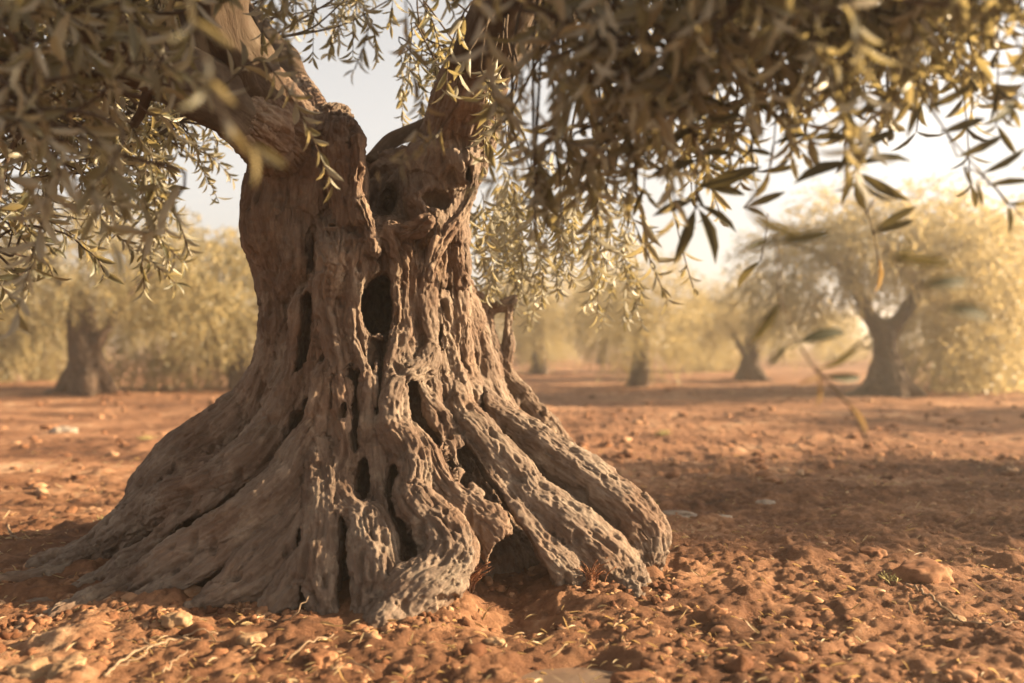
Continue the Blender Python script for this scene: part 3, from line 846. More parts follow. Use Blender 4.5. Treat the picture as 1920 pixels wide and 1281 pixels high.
def spray(stem_px, Y, leaves, mat=None, wr=.2, seed=1, stem=.0024):
    """a hanging shoot: its stem, and each leaf from base to tip"""
    rr = np.random.default_rng(seed)
    St, Lv = Geo(), Geo()
    P = [px3(a, b, Y + .02 * k) for k, (a, b) in enumerate(stem_px)]
    V, Q, bc = tube_geo([(*p, stem * (1 - .5 * k / len(P))) for k, p in enumerate(P)], 5, .03, 0, seed)
    St.add(V, Q, bc)
    pos, d, up = [], [], []
    for (x0, y0, x1, y1) in leaves:
        dy = rr.normal(0, .035)
        a = px3(x0, y0, Y + .01); b = px3(x1, y1, Y + .01 + dy)
        pos.append(a); d.append(b - a)
        up.append(np.array([rr.normal(0, .35), -1.0, rr.normal(.1, .45)]))
        k = np.argmin([np.linalg.norm(p - a) for p in P])
        if np.linalg.norm(P[k] - a) > .012:
            V, Q, bc = tube_geo([(*P[k], stem * .5), (*((P[k] + a) / 2 + [0, 0, .004]), stem * .4), (*a, stem * .35)], 4, .02, 0, seed)
            St.add(V, Q, bc)
    pos, d, up = map(np.array, (pos, d, up))
    L = np.linalg.norm(d, axis=1)
    V, Q = place_leaves(FULL, pos, d, up, L, L * wr * rr.uniform(.85, 1.2, len(L)), rr.normal(0, .1, len(L)))
    Lv.add(V, Q, np.repeat(np.clip(rr.normal(.2, .15, len(L)), 0, 1), len(FULL[0])))
    st = local(St.build("leafy_shoot", M_limb, "bark_co"))
    lv = Lv.build("leaves", mat or M_shaded_leaf, "tone"); lv.parent = st

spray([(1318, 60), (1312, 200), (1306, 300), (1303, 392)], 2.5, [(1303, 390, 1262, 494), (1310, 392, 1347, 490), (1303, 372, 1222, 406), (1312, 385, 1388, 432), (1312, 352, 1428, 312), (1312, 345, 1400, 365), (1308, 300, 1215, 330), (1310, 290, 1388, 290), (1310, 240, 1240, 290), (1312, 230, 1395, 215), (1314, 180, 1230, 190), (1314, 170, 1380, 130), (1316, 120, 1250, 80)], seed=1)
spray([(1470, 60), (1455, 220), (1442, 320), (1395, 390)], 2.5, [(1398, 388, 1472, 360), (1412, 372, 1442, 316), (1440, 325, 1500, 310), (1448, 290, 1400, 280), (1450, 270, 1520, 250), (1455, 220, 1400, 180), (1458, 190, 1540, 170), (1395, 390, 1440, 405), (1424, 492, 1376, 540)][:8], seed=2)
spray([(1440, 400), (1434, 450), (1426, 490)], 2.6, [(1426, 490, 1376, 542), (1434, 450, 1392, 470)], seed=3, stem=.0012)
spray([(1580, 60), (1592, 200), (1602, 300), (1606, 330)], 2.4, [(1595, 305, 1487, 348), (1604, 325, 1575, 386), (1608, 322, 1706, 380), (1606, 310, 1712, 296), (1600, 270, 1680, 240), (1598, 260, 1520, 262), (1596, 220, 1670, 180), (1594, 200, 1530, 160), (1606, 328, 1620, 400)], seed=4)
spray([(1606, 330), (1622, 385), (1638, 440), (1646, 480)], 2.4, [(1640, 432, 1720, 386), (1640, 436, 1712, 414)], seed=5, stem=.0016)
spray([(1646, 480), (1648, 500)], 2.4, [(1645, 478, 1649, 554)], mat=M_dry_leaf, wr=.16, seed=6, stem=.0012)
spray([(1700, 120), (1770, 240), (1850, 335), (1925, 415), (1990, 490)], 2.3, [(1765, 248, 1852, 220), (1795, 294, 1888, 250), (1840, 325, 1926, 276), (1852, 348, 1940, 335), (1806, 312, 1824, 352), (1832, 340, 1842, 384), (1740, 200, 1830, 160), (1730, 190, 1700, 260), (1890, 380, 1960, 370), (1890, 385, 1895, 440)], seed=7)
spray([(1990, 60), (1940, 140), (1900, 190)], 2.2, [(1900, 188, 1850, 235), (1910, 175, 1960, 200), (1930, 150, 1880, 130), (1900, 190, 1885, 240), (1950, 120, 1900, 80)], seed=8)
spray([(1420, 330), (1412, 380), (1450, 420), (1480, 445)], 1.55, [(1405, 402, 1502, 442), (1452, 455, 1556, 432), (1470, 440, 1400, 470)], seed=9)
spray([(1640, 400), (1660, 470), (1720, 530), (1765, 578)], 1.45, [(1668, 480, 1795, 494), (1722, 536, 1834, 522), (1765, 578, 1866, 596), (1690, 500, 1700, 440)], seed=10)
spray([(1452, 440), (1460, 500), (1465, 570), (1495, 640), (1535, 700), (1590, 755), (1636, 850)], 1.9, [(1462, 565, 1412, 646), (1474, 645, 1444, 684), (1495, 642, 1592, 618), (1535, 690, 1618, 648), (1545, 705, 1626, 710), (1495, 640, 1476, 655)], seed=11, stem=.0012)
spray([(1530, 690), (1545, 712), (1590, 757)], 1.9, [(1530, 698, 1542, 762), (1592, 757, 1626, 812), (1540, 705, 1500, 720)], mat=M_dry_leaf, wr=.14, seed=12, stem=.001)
for k in range(11):   # more large leaved shoots along the crown's right fringe
    rr = np.random.default_rng(500 + k)
    x0 = 1210 + 66 * k + rr.uniform(-20, 20); y0 = rr.uniform(130, 210) - (x0 - 1200) * .08; Y = rr.uniform(2.3, 2.9); w_ = rr.uniform(-50, 60)
    hang([(x0, y0 - 120, Y), (x0 + w_ * .3, y0, Y), (x0 + w_ * .7, y0 + 80, Y), (x0 + w_, y0 + rr.uniform(120, 190), Y)], .135, .07, .2, 1.0, .25, seed=500 + k, mat=M_shaded_leaf)
hang([(900, 100, 2.6), (960, 220, 2.5), (1080, 270, 2.45), (1180, 290, 2.4)], .11, .045, .22, .6, .3, seed=13)
hang([(1150, 60, 2.4), (1170, 220, 2.4), (1190, 330, 2.4), (1150, 400, 2.4)], .10, .04, .22, .8, .4, seed=14)
hang([(1000, 120, 2.2), (1000, 250, 2.2), (960, 320, 2.2), (900, 350, 2.2)], .10, .045, .22, .8, .35, seed=15)
hang([(1230, 230, 2.9), (1260, 380, 2.9), (1280, 470, 2.9), (1300, 540, 2.9)], .09, .04, .18, .9, .5, seed=16)
hang([(1150, 330, 2.9), (1190, 420, 2.9), (1220, 490, 2.9), (1250, 560, 2.9)], .09, .04, .18, .9, .6, seed=17)
hang([(330, -60, 1.5), (380, 90, 1.45), (410, 200, 1.4), (470, 270, 1.4)], .085, .05, .2, .5, .8, seed=18)
hang([(60, 40, 2.0), (70, 160, 2.0), (90, 260, 2.0), (110, 330, 2.0)], .09, .04, .2, .8, .7, seed=19)
hang([(620, -120, 2.8), (660, -20, 2.8), (690, 50, 2.8), (665, 130, 2.8)], .09, .035, .2, .8, .3, seed=20)
hang([(760, 0, 2.4), (770, 120, 2.4), (790, 210, 2.4), (760, 280, 2.4)], .09, .06, .2, .7, .8, seed=21)
hang([(860, 190, 2.9), (820, 250, 2.9), (770, 295, 2.2), (710, 320, 2.2)], .08, .08, .14, .3, .95, seed=22)
hang([(500, -60, 2.4), (520, 40, 2.4), (545, 110, 2.4), (550, 170, 2.4)], .085, .03, .2, .7, .3, seed=23)
hang([(1900, 60, 2.0), (1960, 200, 1.9), (1950, 300, 1.9), (1930, 400, 1.9)], .09, .05, .2, .8, .4, seed=24)
for k in range(12):   # dark sprays against the sky, left of the trunk
    rr = np.random.default_rng(300 + k)
    x0 = 150 + 190 * rr.random(); y0 = 170 + 190 * rr.random(); Y = rr.uniform(2.9, 3.4)
    hang([(x0, y0, Y), (x0 + rr.uniform(-20, 50), y0 + 70, Y), (x0 + rr.uniform(0, 70), y0 + 130, Y), (x0 + rr.uniform(0, 90), y0 + 190, Y)], .085, .02, .2, .8, .2, seed=30 + k)
for k in range(50):    # pale small leaves against the far tree, right of the trunk
    rr = np.random.default_rng(340 + k)
    x0 = 875 + 330 * rr.random() ** 1.2; y0 = 260 + 170 * rr.random(); Y = rr.uniform(5.2, 6.8)
    hang([(x0, y0, Y), (x0 + rr.uniform(-20, 20), y0 + 70, Y), (x0 + rr.uniform(-20, 20), y0 + 130, Y), (x0 + rr.uniform(-20, 30), y0 + 190, Y)], .125, .036, .22, .9, .75, seed=50 + k)

def cluster(n, seed, xr, yr, Yr, ln, tone, drop=150):
    St, Lv = Geo(), Geo()
    for k in range(n):
        rr = np.random.default_rng(seed + k)
        x0 = rr.uniform(*xr); y0 = rr.uniform(*yr); Y = rr.uniform(*Yr); w_ = rr.uniform(-70, 70); d_ = drop * rr.uniform(.5, 1.2)
        path = [(*px3(x0, y0, Y), 1), (*px3(x0 + w_ * .5, y0 + d_ * .25, Y), 1), (*px3(x0 + w_ * .9, y0 + d_ * .6, Y), 1), (*px3(x0 + w_, y0 + d_, Y), 1)]
        a = limb_pts[np.argmin(np.linalg.norm(limb_pts[:, :3] - np.array(path[0][:3]), axis=1))][:3]
        b = np.array(path[0][:3])
        V, Q, bc = tube_geo([(*a, .008), (*((a + b) / 2 + rr.normal(0, .05, 3)), .005), (*b, .004), (*path[1][:3], .003), (*path[2][:3], .002), (*path[3][:3], .001)], 5, .05, 0, k)
        St.add(V, Q, bc)
        shoot_leaves(Lv, path, .036, ln, rr, wr=.24, open_=.95, tone=tone)
    st = local(St.build("leafy_branch", M_limb, "bark_co"))
    lv = Lv.build("leaves", M_leaf, "tone"); lv.parent = st
cluster(9, 700, (600, 760), (-120, 0), (4.7, 5.6), .12, .3)
cluster(14, 720, (740, 900), (-100, 110), (4.6, 5.6), .12, .35)
cluster(8, 740, (860, 1010), (0, 170), (3.3, 3.8), .11, .35)
cluster(15, 780, (935, 1230), (170, 330), (2.5, 3.1), .105, .3, 190)
cluster(9, 800, (1180, 1420), (90, 190), (2.6, 3.2), .11, .3, 190)
cluster(6, 760, (430, 560), (-140, -30), (3.0, 3.4), .10, .35)

# ------------------------------------------------------------------ orchard trees behind
def crown_geo(seed, blobs, n_shoots, ln):
    rr = np.random.default_rng(seed)
    G = Geo()
    B = np.array(blobs, float)       # x,y,z,rx,ry,rz
    wgt = B[:, 3] * B[:, 4] * B[:, 5]; wgt /= wgt.sum()
    which = rr.choice(len(B), n_shoots, p=wgt)
    v = rr.normal(0, 1, (n_shoots, 3)); v /= np.linalg.norm(v, axis=1, keepdims=True)
    r = rr.random(n_shoots) ** .30
    c = B[which, :3] + v * r[:, None] * B[which, 3:]
    keep = (noise(c * 1.9, seed) > -.28)
    c = c[keep]; v = v[keep]; m = len(c)
    K = 16
    dirs = v * .6 + np.array([0, 0, -.45]) + rr.normal(0, .3, (m, 3))
    dirs /= np.linalg.norm(dirs, axis=1, keepdims=True)
    t = np.tile(np.linspace(0, .42, K), m)
    D = np.repeat(dirs, K, 0)
    pos = np.repeat(c, K, 0) + D * t[:, None] + np.array([0, 0, -.35]) * (t ** 2)[:, None]
    ld = D * .7 + rr.normal(0, .55, (m * K, 3)) + np.array([0, 0, -.1])
    L = ln * rr.uniform(.7, 1.25, m * K)
    V, Q = place_leaves(DIA, pos, ld, rr.normal(0, 1, (m * K, 3)), L, L * .26)
    G.add(V, Q, np.repeat(rr.random(m * K), 4))
    return G

def far_tree(seed, trunk_tubes, lo, hi, blobs, shoots, h=.025, limbs=(), ln=.085):
    t = wood("trunk", lo, hi, h, trunk_tubes, None, (), k=.05, fine=1.6, sub=False, mat=M_far_bark, step=.08)
    parts = [t]
    for i, l in enumerate(limbs):
        V, Q, bc = tube_geo(l, 8, .1, .2, seed + i)
        parts.append(mesh_np("limb", V, Q, M_far_bark, True, {"bark_co": bc}))
    parts.append(crown_geo(seed, blobs, shoots, ln).build("crown", M_far_leaf, "tone"))
    return parts

# kind A: forked trunk, wide umbrella crown
A = far_tree(11, [
    ([(0, 0, -.1, .44), (0, 0, .2, .30), (.02, 0, .55, .21), (.0, 0, .9, .17), (0, 0, 1.12, .18)], .06, 1),
    ([(-.04, 0, 1.10, .15), (-.28, .05, 1.42, .10), (-.42, .1, 1.75, .10), (-.6, .2, 2.2, .07)], .06, 1),
    ([(.04, 0, 1.10, .15), (.28, -.05, 1.40, .10), (.42, -.1, 1.65, .10), (.55, -.2, 2.2, .07)], .06, 1),
    ([(-.05, .05, .55, .14), (-.2, 0, .25, .14), (-.42, -.05, .06, .13), (-.75, -.1, -.05, .09)], .06, 1),
    ([(.1, 0, .6, .15), (.24, -.05, .3, .14), (.4, -.1, .1, .12), (.62, -.15, -.05, .08)], .06, 1),
    ([(.0, -.1, .5, .16), (.02, -.3, .2, .16), (.0, -.5, 0, .1)], .06, 1),
], (-1.1, -.8, -.1), (1.1, .7, 2.3),
    [(-1.4, 0, 2.25, 1.0, 1.2, .85), (-.6, .3, 2.8, 1.1, 1.3, .8), (.6, .2, 2.9, 1.2, 1.3, .8), (1.4, -.2, 2.3, 1.1, 1.2, .9), (0, -.9, 2.6, 1.2, .9, .7), (0, 1.0, 2.6, 1.3, .9, .9), (-1.9, -.1, 1.6, .7, .8, .6), (1.9, .1, 1.5, .8, .8, .9), (-1.4, -.8, 2.0, .8, .6, .5), (1.4, -.8, 2.0, .8, .6, .5)], 4000,
    limbs=[[(-.58, .18, 2.1, .08), (-1.0, .2, 2.4, .05), (-1.5, .2, 2.6, .03)], [(.53, -.2, 2.1, .08), (.9, -.2, 2.4, .05), (1.4, -.2, 2.6, .03)], [(-.58, .18, 2.1, .06), (-.6, 0, 2.6, .04), (-.2, 0, 3.3, .03)]])
# kind B: stout trunk with a splayed root, low skirts
Bt = far_tree(12, [
    ([(0, 0, -.1, .30), (0, 0, .35, .26), (-.05, 0, .75, .24), (-.1, 0, 1.2, .2), (-.15, 0, 1.7, .14)], .08, 1),
    ([(.12, 0, .5, .14), (.28, -.05, .25, .12), (.42, -.05, .05, .10), (.6, -.1, -.08, .07)], .03, 1),
    ([(.05, 0, .55, .12), (.18, -.1, .8, .1), (.4, -.1, 1.2, .08), (.6, -.1, 1.6, .06)], .04, 1),
    ([(-.1, 0, .5, .18), (-.3, -.05, .2, .16), (-.5, -.05, 0, .12), (-.8, -.1, -.08, .08)], .05, 1),
    ([(.06, -.1, .4, .14), (.12, -.3, .2, .12), (.2, -.4, .02, .1)], .03, 1),
], (-1.0, -.7, -.1), (.9, .6, 1.8),
    [(-1.3, 0, 1.8, 1.2, 1.1, .9), (0, .3, 2.5, 1.5, 1.4, .9), (1.3, .1, 2.0, 1.2, 1.2, .9), (.2, -.9, 2.2, 1.3, .9, .8), (2.0, 0, 1.35, .8, .9, .7), (-2.0, .2, 1.3, .8, .9, .7), (.3, 1.0, 2.2, 1.4, .9, 1.0)], 2600,
    limbs=[[(-.15, 0, 1.6, .12), (-.6, 0, 2.0, .07), (-1.2, 0, 2.3, .04)], [(.55, -.1, 1.5, .06), (.9, 0, 1.9, .05), (1.3, 0, 2.2, .03)]])
# kind D: bushy, skirts to the ground
D = None
# kind C: rounder, bushier, slim trunk
Cc = far_tree(13, [
    ([(0, 0, -.1, .26), (.02, 0, .4, .2), (.08, 0, .9, .17), (.1, 0, 1.6, .12)], .06, 1),
    ([(0, 0, .3, .14), (.2, .1, .1, .12), (.4, .15, -.05, .07)], .05, 1),
    ([(0, 0, .3, .14), (-.2, 0, .1, .12), (-.4, 0, -.05, .07)], .05, 1),
], (-.6, -.5, -.1), (.6, .5, 1.7),
    [(-.9, 0, 1.7, 1.1, 1.0, 1.0), (.1, .1, 2.5, 1.3, 1.2, 1.0), (1.0, 0, 1.8, 1.1, 1.1, 1.0), (0, -.8, 1.9, 1.2, .8, .9), (.1, .9, 1.9, 1.2, .8, 1.0), (-.4, -.2, .95, 1.0, .9, .5), (.7, .1, .9, .9, .9, .5)], 2400)
D = far_tree(14, [
    ([(0, 0, -.1, .24), (.05, 0, .4, .18), (.1, .05, 1.0, .14)], .06, 1),
    ([(0, 0, .3, .14), (-.2, 0, .1, .12), (-.4, 0, -.05, .07)], .05, 1),
], (-.6, -.5, -.1), (.6, .5, 1.1),
    [(-1.3, 0, 1.0, 1.1, 1.1, .85), (1.2, .1, .95, 1.1, 1.1, .8), (0, .2, 1.9, 1.5, 1.3, .9), (0, -.9, 1.0, 1.2, .9, .8), (.7, .1, 2.4, 1.0, 1.0, .7), (-.8, 0, 2.2, .9, .9, .7), (-2.1, -.2, .7, .7, .8, .55), (2.0, 0, .65, .7, .8, .5)], 3000, ln=.11)
protos = {'A': A, 'B': Bt, 'C': Cc, 'D': D}
used_proto = set()
GROUP = "olive trees in the orchard behind"
def put_tree(kind, px, Y, s, rz, label, group=GROUP, X=None):
    x = (px - 960) / F * Y if X is None else X
    z = float(ground_z(np.array([x]), np.array([Y]))[0])
    root = empty("olive_tree", (x, Y, z - .03), rz, s)
    tag(root, label, "tree", group)
    for p in protos[kind]:
        if kind in used_proto:
            q = p.copy(); scene.collection.objects.link(q)
        else: q = p
        q.parent = root
    used_proto.add(kind)
    return root

put_tree('A', 1660, 17.6, 1.06, 0.05, "forked olive tree with a Y-shaped dark trunk standing at the right of the orchard")
put_tree('B', 165, 18.6, 1.1, 0.0, "olive tree with a splayed sunlit root, leftmost trunk behind the old one")
put_tree('C', 1198, 22.0, .92, 0.6, "olive tree with a short dark trunk, first trunk right of the old trunk")
put_tree('B', 1405, 26.0, .85, 2.6, "hazy olive tree with a faint trunk, between the short dark trunk and the forked tree")
put_tree('C', 1012, 30.0, 1.05, 2.0, "small far olive tree just right of the old trunk, its faint trunk close beside it")
put_tree('A', 325, 31.0, .95, 1.2, "smaller far olive tree between the leftmost trunk and the old tree")
put_tree('D', 455, 21.0, 1.15, 3.0, "dark bushy olive tree half hidden behind the left edge of the old trunk")
put_tree('D', 1850, 20.5, 1.25, 4.0, "glowing olive tree at the right edge behind the forked one")
put_tree('D', 20, 24.0, 1.1, 4.5, "olive tree at the far left edge behind the leftmost trunk")
rf = np.random.default_rng(5)
put_tree('D', 1330, 33.0, .85, 1.0, "bushy olive tree with low skirts, between the short dark trunk and the hazy one")
far_px = [-230, -60, 110, 250, 400, 560, 720, 880, 1010, 1130, 1290, 1450, 1570, 1760, 1920, 2100]
for i, px in enumerate(far_px):
    Y = [50, 42, 56, 46][i % 4] + rf.uniform(-2, 2)
    put_tree('DCDC'[i % 4], px, Y, rf.uniform(.8, 1.1), rf.uniform(0, 6.28), "blurred olive tree in the farthest row along the horizon", "far row of olive trees")
# the neighbours just outside the frame on the sunny side, whose shade lies across the ground
for (X, Y, s, rz, kd, lab) in [(9.8, 7.5, 1.1, .4, 'A', "olive tree beyond the right edge whose shadow crosses the middle ground"),
                               (13.0, 13.6, 1.0, 1.8, 'B', "olive tree beyond the right edge farther back beside the forked tree")]:
    put_tree(kd, 0, Y, s, rz, lab, X=X)

# ------------------------------------------------------------------ clods, stones, twigs, grass
def ico(sub):
    import bmesh
    bm = bmesh.new(); bmesh.ops.create_icosphere(bm, subdivisions=sub, radius=1)
    V = np.array([v.co[:] for v in bm.verts]); Fc = np.array([[v.index for v in f.verts] for f in bm.faces]); bm.free()
    return V, Fc
I1, I2, I4 = ico(1), ico(2), ico(4)
def lump(base, seed, amp=.3, fr=1.3):
    V, Fc = base
    return V * (1 + amp * fbm(V * fr + seed * 3.7, 3, seed))[:, None]

rc = np.random.default_rng(9)
templs = [lump(I2, 200 + k, 1.0, 2.1) for k in range(8)]
VV, FF, AA = [], [], []; off = 0
def scatter(n, y0, y1, smin_, smax_, power, spread=1.0, xr=None):
    global off
    y = y0 * (y1 / y0) ** rc.random(n)
    x = rc.uniform(-.62, .66, n) * y * spread
    if xr: x = rc.uniform(xr[0], xr[1], n)
    # clods gather in drifts
    kp = fbm(np.stack([x * 1.4, y * 2.2], -1), 2, 91) + rc.uniform(-.35, .35, n) > -.12
    kp &= ((x - .185) / .19) ** 2 + ((y - 2.98) / .12) ** 2 > 1
    x, y = x[kp], y[kp]; n = len(x)
    s = smin_ + (smax_ - smin_) * rc.random(n) ** power
    z = ground_z(x, y) + s * .25
    an = rc.uniform(0, 6.28, n); ti = rc.integers(0, 8, n)
    for k in range(8):
        m = ti == k; c = m.sum()
        if not c: continue
        V = templs[k][None] * s[m][:, None, None] * np.array([1, .85, .62]) * rc.uniform(.7, 1.25, (c, 1, 3))
        ca, sa = np.cos(an[m])[:, None], np.sin(an[m])[:, None]
        X = V[..., 0] * ca - V[..., 1] * sa + x[m][:, None]; Yv = V[..., 0] * sa + V[..., 1] * ca + y[m][:, None]
        Zv = V[..., 2] + z[m][:, None]
        W = np.stack([X, Yv, Zv], -1).reshape(-1, 3)
        nv = len(templs[k])
        VV.append(W); FF.append((I2[1][None] + (np.arange(c) * nv)[:, None, None]).reshape(-1, 3) + off)
        AA.append(np.repeat(rc.uniform(-1, 1, c), nv)); off += len(W)
def scatter_at(x, y, smin_, smax_, power):
    global off
    n = len(x); s = smin_ + (smax_ - smin_) * rc.random(n) ** power
    z = ground_z(x, y) + s * .3; ti = rc.integers(0, 8, n); an = rc.uniform(0, 6.28, n)
    for k in range(8):
        m = ti == k; c = m.sum()
        V = templs[k][None] * s[m][:, None, None] * np.array([1, .85, .7])
        ca, sa = np.cos(an[m])[:, None], np.sin(an[m])[:, None]
        W = np.stack([V[..., 0] * ca - V[..., 1] * sa + x[m][:, None], V[..., 0] * sa + V[..., 1] * ca + y[m][:, None], V[..., 2] + z[m][:, None]], -1).reshape(-1, 3)
        VV.append(W); FF.append((I2[1][None] + (np.arange(c) * len(templs[k]))[:, None, None]).reshape(-1, 3) + off)
        AA.append(np.repeat(rc.uniform(-1, 1, c), len(templs[k]))); off += len(W)
_t = np.empty(len(trunk.data.vertices) * 3, np.float32); trunk.data.vertices.foreach_get("co", _t); _t = _t.reshape(-1, 3)
_t = _t[(np.abs(_t[:, 2] - .02) < .02) & (_t[:, 1] < 5.2)]
_t = _t[rc.integers(0, len(_t), 3000)]
_c = np.array([-.55, 4.5]); _d = _t[:, :2] - _c; _d /= np.linalg.norm(_d, axis=1, keepdims=True)
_p = _t[:, :2] + _d * np.abs(rc.normal(0, .05, len(_t)))[:, None]
scatter_at(_p[:, 0], _p[:, 1], .005, .026, 2.5)
scatter(7000, 2.5, 7.0, .005, .026, 3.2)
scatter(9000, 2.5, 5.0, .003, .011, 1.8)
scatter(120, 2.6, 9.0, .025, .05, 2.0)
scatter(2200, 6.5, 22.0, .015, .06, 2.5)
cl = mesh_np("soil_clods", np.vstack(VV), np.vstack(FF), M_clod, False, {"tone": np.concatenate(AA)})
tag(cl, "crumbly red soil clods and pebbles strewn over the ground", "soil clods", kind="stuff")

def stone(px, row, wpx, asp, mat, label, seed, rz=0, flat=.7, name="stone", cat="stone", group="stones on the soil"):
    Y = F / (row - 640.0)
    s = wpx / F * Y / 2
    x = (px - 960) / F * Y
    V = lump(I4, seed, .75, 1.1)
    V = V * (1 + .13 * fbm(V * 3.5, 4, seed + 1))[:, None]
    V[:, 2] = np.where(V[:, 2] > .55, .55 + (V[:, 2] - .55) * .4, V[:, 2])
    V = V * np.array([1, asp * .9, flat * 1.0]) * s
    o = mesh_np(name, V, I4[1], mat, True, {"tone": np.zeros(len(V))})
    z = float(ground_z(np.array([x]), np.array([Y]))[0])
    o.location = (x, Y, z + s * flat * .28); o.rotation_euler = (0, 0, rz)
    tag(o, label, cat, group)
stone(335, 1190, 50, 1, M_stone, "knobbly pale stone leaning on the shaded roots left of the front root", 401, .3, 1.0)
stone(45, 1275, 80, .9, M_stone, "yellowish rounded stone in the bottom left corner", 402, .4, .8)
stone(135, 1272, 66, .9, M_stone, "rounded ochre stone just right of the corner stone", 403, 1.1, .95)
stone(155, 1222, 50, .9, M_clod, "small reddish stone behind the two rounded corner stones", 404, .1, .7)
stone(472, 1222, 44, .9, M_stone, "small round tan stone below the shaded front roots", 405, .1, .8)
stone(610, 1255, 56, .9, M_clod, "orange earthy lump lit at the bottom, left of centre", 406, .6, .8)
th = np.linspace(0, 2 * np.pi, 49)[:-1]
rp = 1 + .18 * noise(np.stack([np.cos(th) * 1.6, np.sin(th) * 1.6], -1), 5) + .08 * noise(np.stack([np.cos(th) * 4, np.sin(th) * 4], -1), 6)
ring = np.stack([.19 * rp * np.cos(th), .125 * rp * np.sin(th), 0 * th], -1)
Vp = np.vstack([[[0, 0, 0]], ring * .5, ring]); Fp = []
for a_ in range(48):
    b_ = (a_ + 1) % 48
    Fp += [(1 + a_, 49 + a_, 49 + b_), (1 + a_, 49 + b_, 1 + b_), (0, 1 + a_, 1 + b_)]
M_wet, t_, b_w = new_mat("muddy_water"); b_w.inputs["Base Color"].default_value = (.16, .11, .08, 1); b_w.inputs["Roughness"].default_value = .06; b_w.inputs["Specular IOR Level"].default_value = .6
pud = mesh_np("water", Vp, np.array(Fp), M_wet, True); pud.location = (.185, 3.0, -.016)
tag(pud, kind="structure")
stone(1275, 972, 74, .5, M_pale, "long pale stone lying in shade right of the outer root", 408, -.35, .38)
stone(1345, 975, 46, .8, M_pale, "small pale stone right of the long pale stone", 409, .3, .45)
stone(1435, 950, 34, .8, M_pale, "small light stone lying in the shade band", 410, .3, .5)
stone(1735, 1105, 120, .8, M_clod, "large rounded brown clod on the soil at right", 411, .3, .62)
stone(1640, 1060, 60, .8, M_clod, "brown clod left of the largest one at right", 412, .9, .6)
stone(1185, 1278, 90, .7, M_clod, "greyish brown lump at the bottom edge right of the little puddle", 413, .2, .5)
stone(118, 812, 42, .8, M_pale, "pale stone on the sunlit furrow at far left", 414, .2, .7)
stone(92, 806, 30, .8, M_clod, "small dark stone beside the pale one at far left", 415, .2, .7)
stone(930, 1215, 36, .9, M_stone, "little tan stone just in front of the root hollow", 416, .2, .7)
stone(1500, 1180, 44, .9, M_clod, "reddish clod on the open soil in the lower right", 417, .2, .7)
stone(1640, 1225, 70, .9, M_clod, "flattish brown clod near the bottom right", 418, .2, .5)
stone(1790, 1170, 56, .9, M_stone, "tan lump right of the big rounded clod", 419, .8, .6)

def twig(pts, r, label, seed, forks=()):
    G = Geo(); rt = np.random.default_rng(seed + 70); r = r * .8
    def pth(pp, r0):
        out = []
        for i, (a, b, hgt) in enumerate(pp):
            Y = F * (1.0 - hgt) / (b - 640.0); x = (a - 960) / F * Y
            z = float(ground_z(np.array([x]), np.array([Y]))[0])
            out.append((x, Y, hgt + z * .9 + .012, r0 * (1 - .55 * i / (len(pp) - 1))))
        return out
    def crook(pp):
        P = catmull(pp, .022); P[1:, :3] += rt.normal(0, .0045, (len(P) - 1, 3)); return P
    V, Q, bc = tube_geo(crook(pth(pts, r)), 7, .02, .35, seed); G.add(V, Q, np.zeros(len(V)))
    for f in forks:
        V, Q, bc = tube_geo(crook(pth(f, r * .6)), 6, .02, .35, seed + 1); G.add(V, Q, np.zeros(len(V)))
    o = G.build("dry_twig", M_twig, "tone")
    tag(o, label, "twig", "dry twigs on the ground")
twig([(195, 1281, .01), (240, 1240, .02), (290, 1222, .03), (340, 1214, .02), (420, 1218, .01)], .006, "long forked dry twig on the lit soil at the bottom left", 1,
     [[(290, 1222, .03), (240, 1212, .03), (195, 1218, .02)], [(285, 1224, .03), (265, 1245, .02), (210, 1270, .01), (200, 1281, .01)], [(340, 1214, .02), (380, 1206, .03), (410, 1208, .02)]])
twig([(520, 1195, .01), (500, 1182, .03), (478, 1168, .05)], .004, "short dry twig, left arm of the V by the shaded roots", 2)
twig([(525, 1196, .01), (550, 1176, .05), (582, 1150, .09)], .005, "dry twig sticking up to the right, right arm of the V by the shaded roots", 3)
twig([(540, 1255, .01), (580, 1230, .02), (625, 1212, .02)], .005, "straight dry twig on the soil below the front root", 4)
twig([(1700, 1115, .02), (1745, 1130, .03), (1800, 1165, .03), (1870, 1178, .02), (1905, 1172, .01)], .007, "crooked pale twig winding over the clods at right", 5)
twig([(305, 1281, .01), (330, 1250, .02), (350, 1232, .02)], .004, "short thin twig at the bottom edge beside the long forked one", 6)
twig([(15, 985, .03), (25, 1010, .02), (60, 1030, .01)], .006, "bent twig on the lit ground at the left edge", 7)
twig([(620, 1275, .01), (660, 1262, .02), (700, 1270, .02)], .003, "small curved twig at the bottom, left of the orange soil patch", 8)

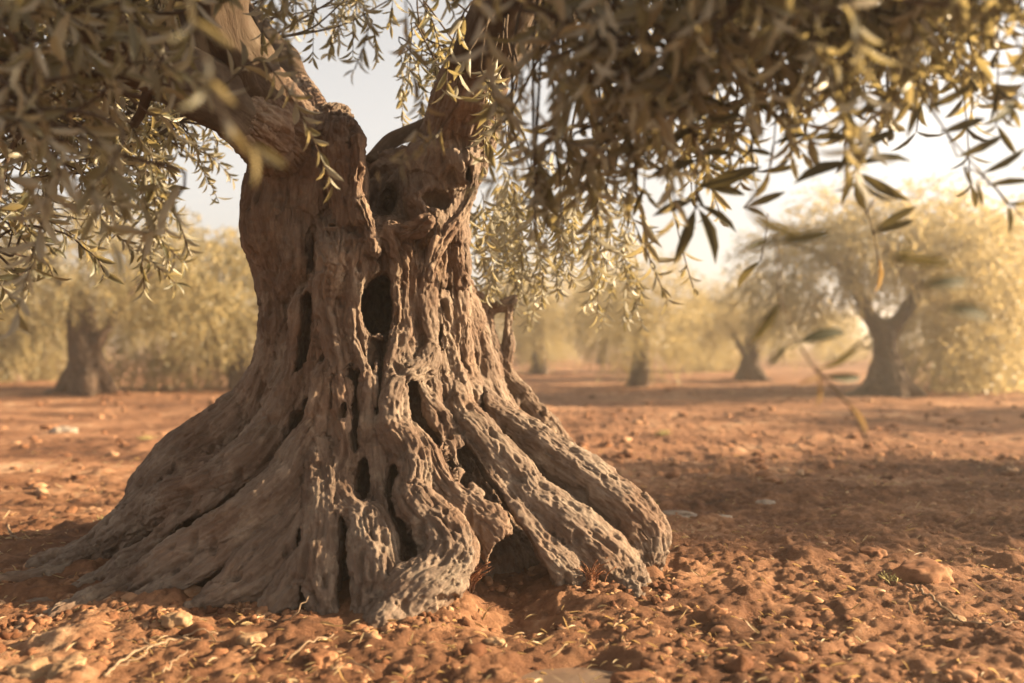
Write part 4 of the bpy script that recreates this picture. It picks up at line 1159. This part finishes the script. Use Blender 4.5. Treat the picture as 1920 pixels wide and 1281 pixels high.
def tuft(name, px, row, n, hgt, spread, mat, label, seed, cat="dry grass", down=False, Y=None, group="tufts of dry grass", z0=None):
    rr = np.random.default_rng(seed); G = Geo()
    Y = Y or F / (row - 640.0); x = (px - 960) / F * Y
    for i in range(n):
        bx = x + rr.normal(0, spread * .3); by = Y + rr.normal(0, spread * .3)
        z = float(ground_z(np.array([bx]), np.array([by]))[0]) if z0 is None else z0
        a = rr.uniform(0, 6.28); L = hgt * rr.uniform(.5, 1.2); ln = rr.uniform(.2, .9)
        sg = -1 if down else 1
        d = np.array([math.cos(a), math.sin(a), 0]) * ln * L
        p = [(bx, by, z, .0022), (bx + d[0] * .3, by + d[1] * .3, z + sg * L * .5, .0018), (bx + d[0], by + d[1], z + sg * L * .8, .0008)]
        V, Q, bc = tube_geo(p, 4, .03, 0, 1); G.add(V, Q, np.repeat(rr.uniform(-1, 1), len(V)))
    o = G.build(name, mat, "tone")
    tag(o, label, cat, group)
tuft("grass_tuft", 205, 985, 60, .07, .07, M_straw, "pale green grass tuft by the end of the left root", 1)
tuft("grass_tuft", 275, 830, 60, .07, .12, M_straw, "dry grass tuft on the furrow beyond the left roots", 2)
tuft("grass_tuft", 1215, 955, 50, .06, .07, M_straw, "small grass tuft beside the outer right root", 3)
tuft("grass_tuft", 1670, 1110, 40, .05, .06, M_straw, "small dry grass tuft at the foot of the big clod", 4)
tuft("grass_tuft", 1245, 825, 50, .07, .12, M_straw, "grass tuft on the sunlit ground behind the outer right root", 5)
tuft("root_fibres", 875, 1130, 60, .13, .05, M_fibre, "tangle of fine root hairs below the curling front root", 6, "root hairs", group="fine root hairs")
tuft("root_fibres", 1110, 1120, 80, .12, .06, M_fibre, "tangle of fine reddish root hairs under the big right root", 7, "root hairs", group="fine root hairs")

# scattered straw and dead leaves too many to count
G = Geo(); rr = np.random.default_rng(77); n = 4200
y = 2.5 * (9 / 2.5) ** rr.random(n); x = rr.uniform(-.6, .62, n) * y
z = ground_z(x, y) + .012
a = rr.uniform(0, 6.28, n)
d = np.stack([np.cos(a), np.sin(a), rr.normal(0, .3, n)], -1)
L = rr.uniform(.02, .06, n)
V, Q = place_leaves(FULL, np.stack([x, y, z], -1), d, rr.normal(0, .5, (n, 3)) + np.array([0, 0, 1]), L, L * rr.uniform(.06, .24, n), rr.normal(0, .3, n))
G.add(V, Q, np.repeat(rr.random(n), len(FULL[0])))
o = G.build("leaf_litter", M_dry_leaf, "tone")
tag(o, "dry fallen olive leaves and straw scattered on the red soil", "leaf litter", kind="stuff")

# ------------------------------------------------------------------ dusty evening air
bx0, bx1, by0, by1, bz0, bz1 = -430, 430, -70, 710, -1.8, 6.5
V = np.array([(x, y, z) for x in (bx0, bx1) for y in (by0, by1) for z in (bz0, bz1)], float)
Q = np.array([(0, 1, 3, 2), (4, 6, 7, 5), (0, 4, 5, 1), (2, 3, 7, 6), (0, 2, 6, 4), (1, 5, 7, 3)])
hz = mesh_np("haze", V, Q, None, False)
m = bpy.data.materials.new("dusty_air"); m.use_nodes = True
t = m.node_tree; t.nodes.clear()
out = t.nodes.new("ShaderNodeOutputMaterial"); pv = t.nodes.new("ShaderNodeVolumePrincipled")
pv.inputs["Color"].default_value = (1.0, 0.94, 0.83, 1)
pv.inputs["Density"].default_value = 0.0048
pv.inputs["Anisotropy"].default_value = 0.68
t.links.new(pv.outputs[0], out.inputs["Volume"])
hz.data.materials.append(m)
tag(hz, kind="stuff")
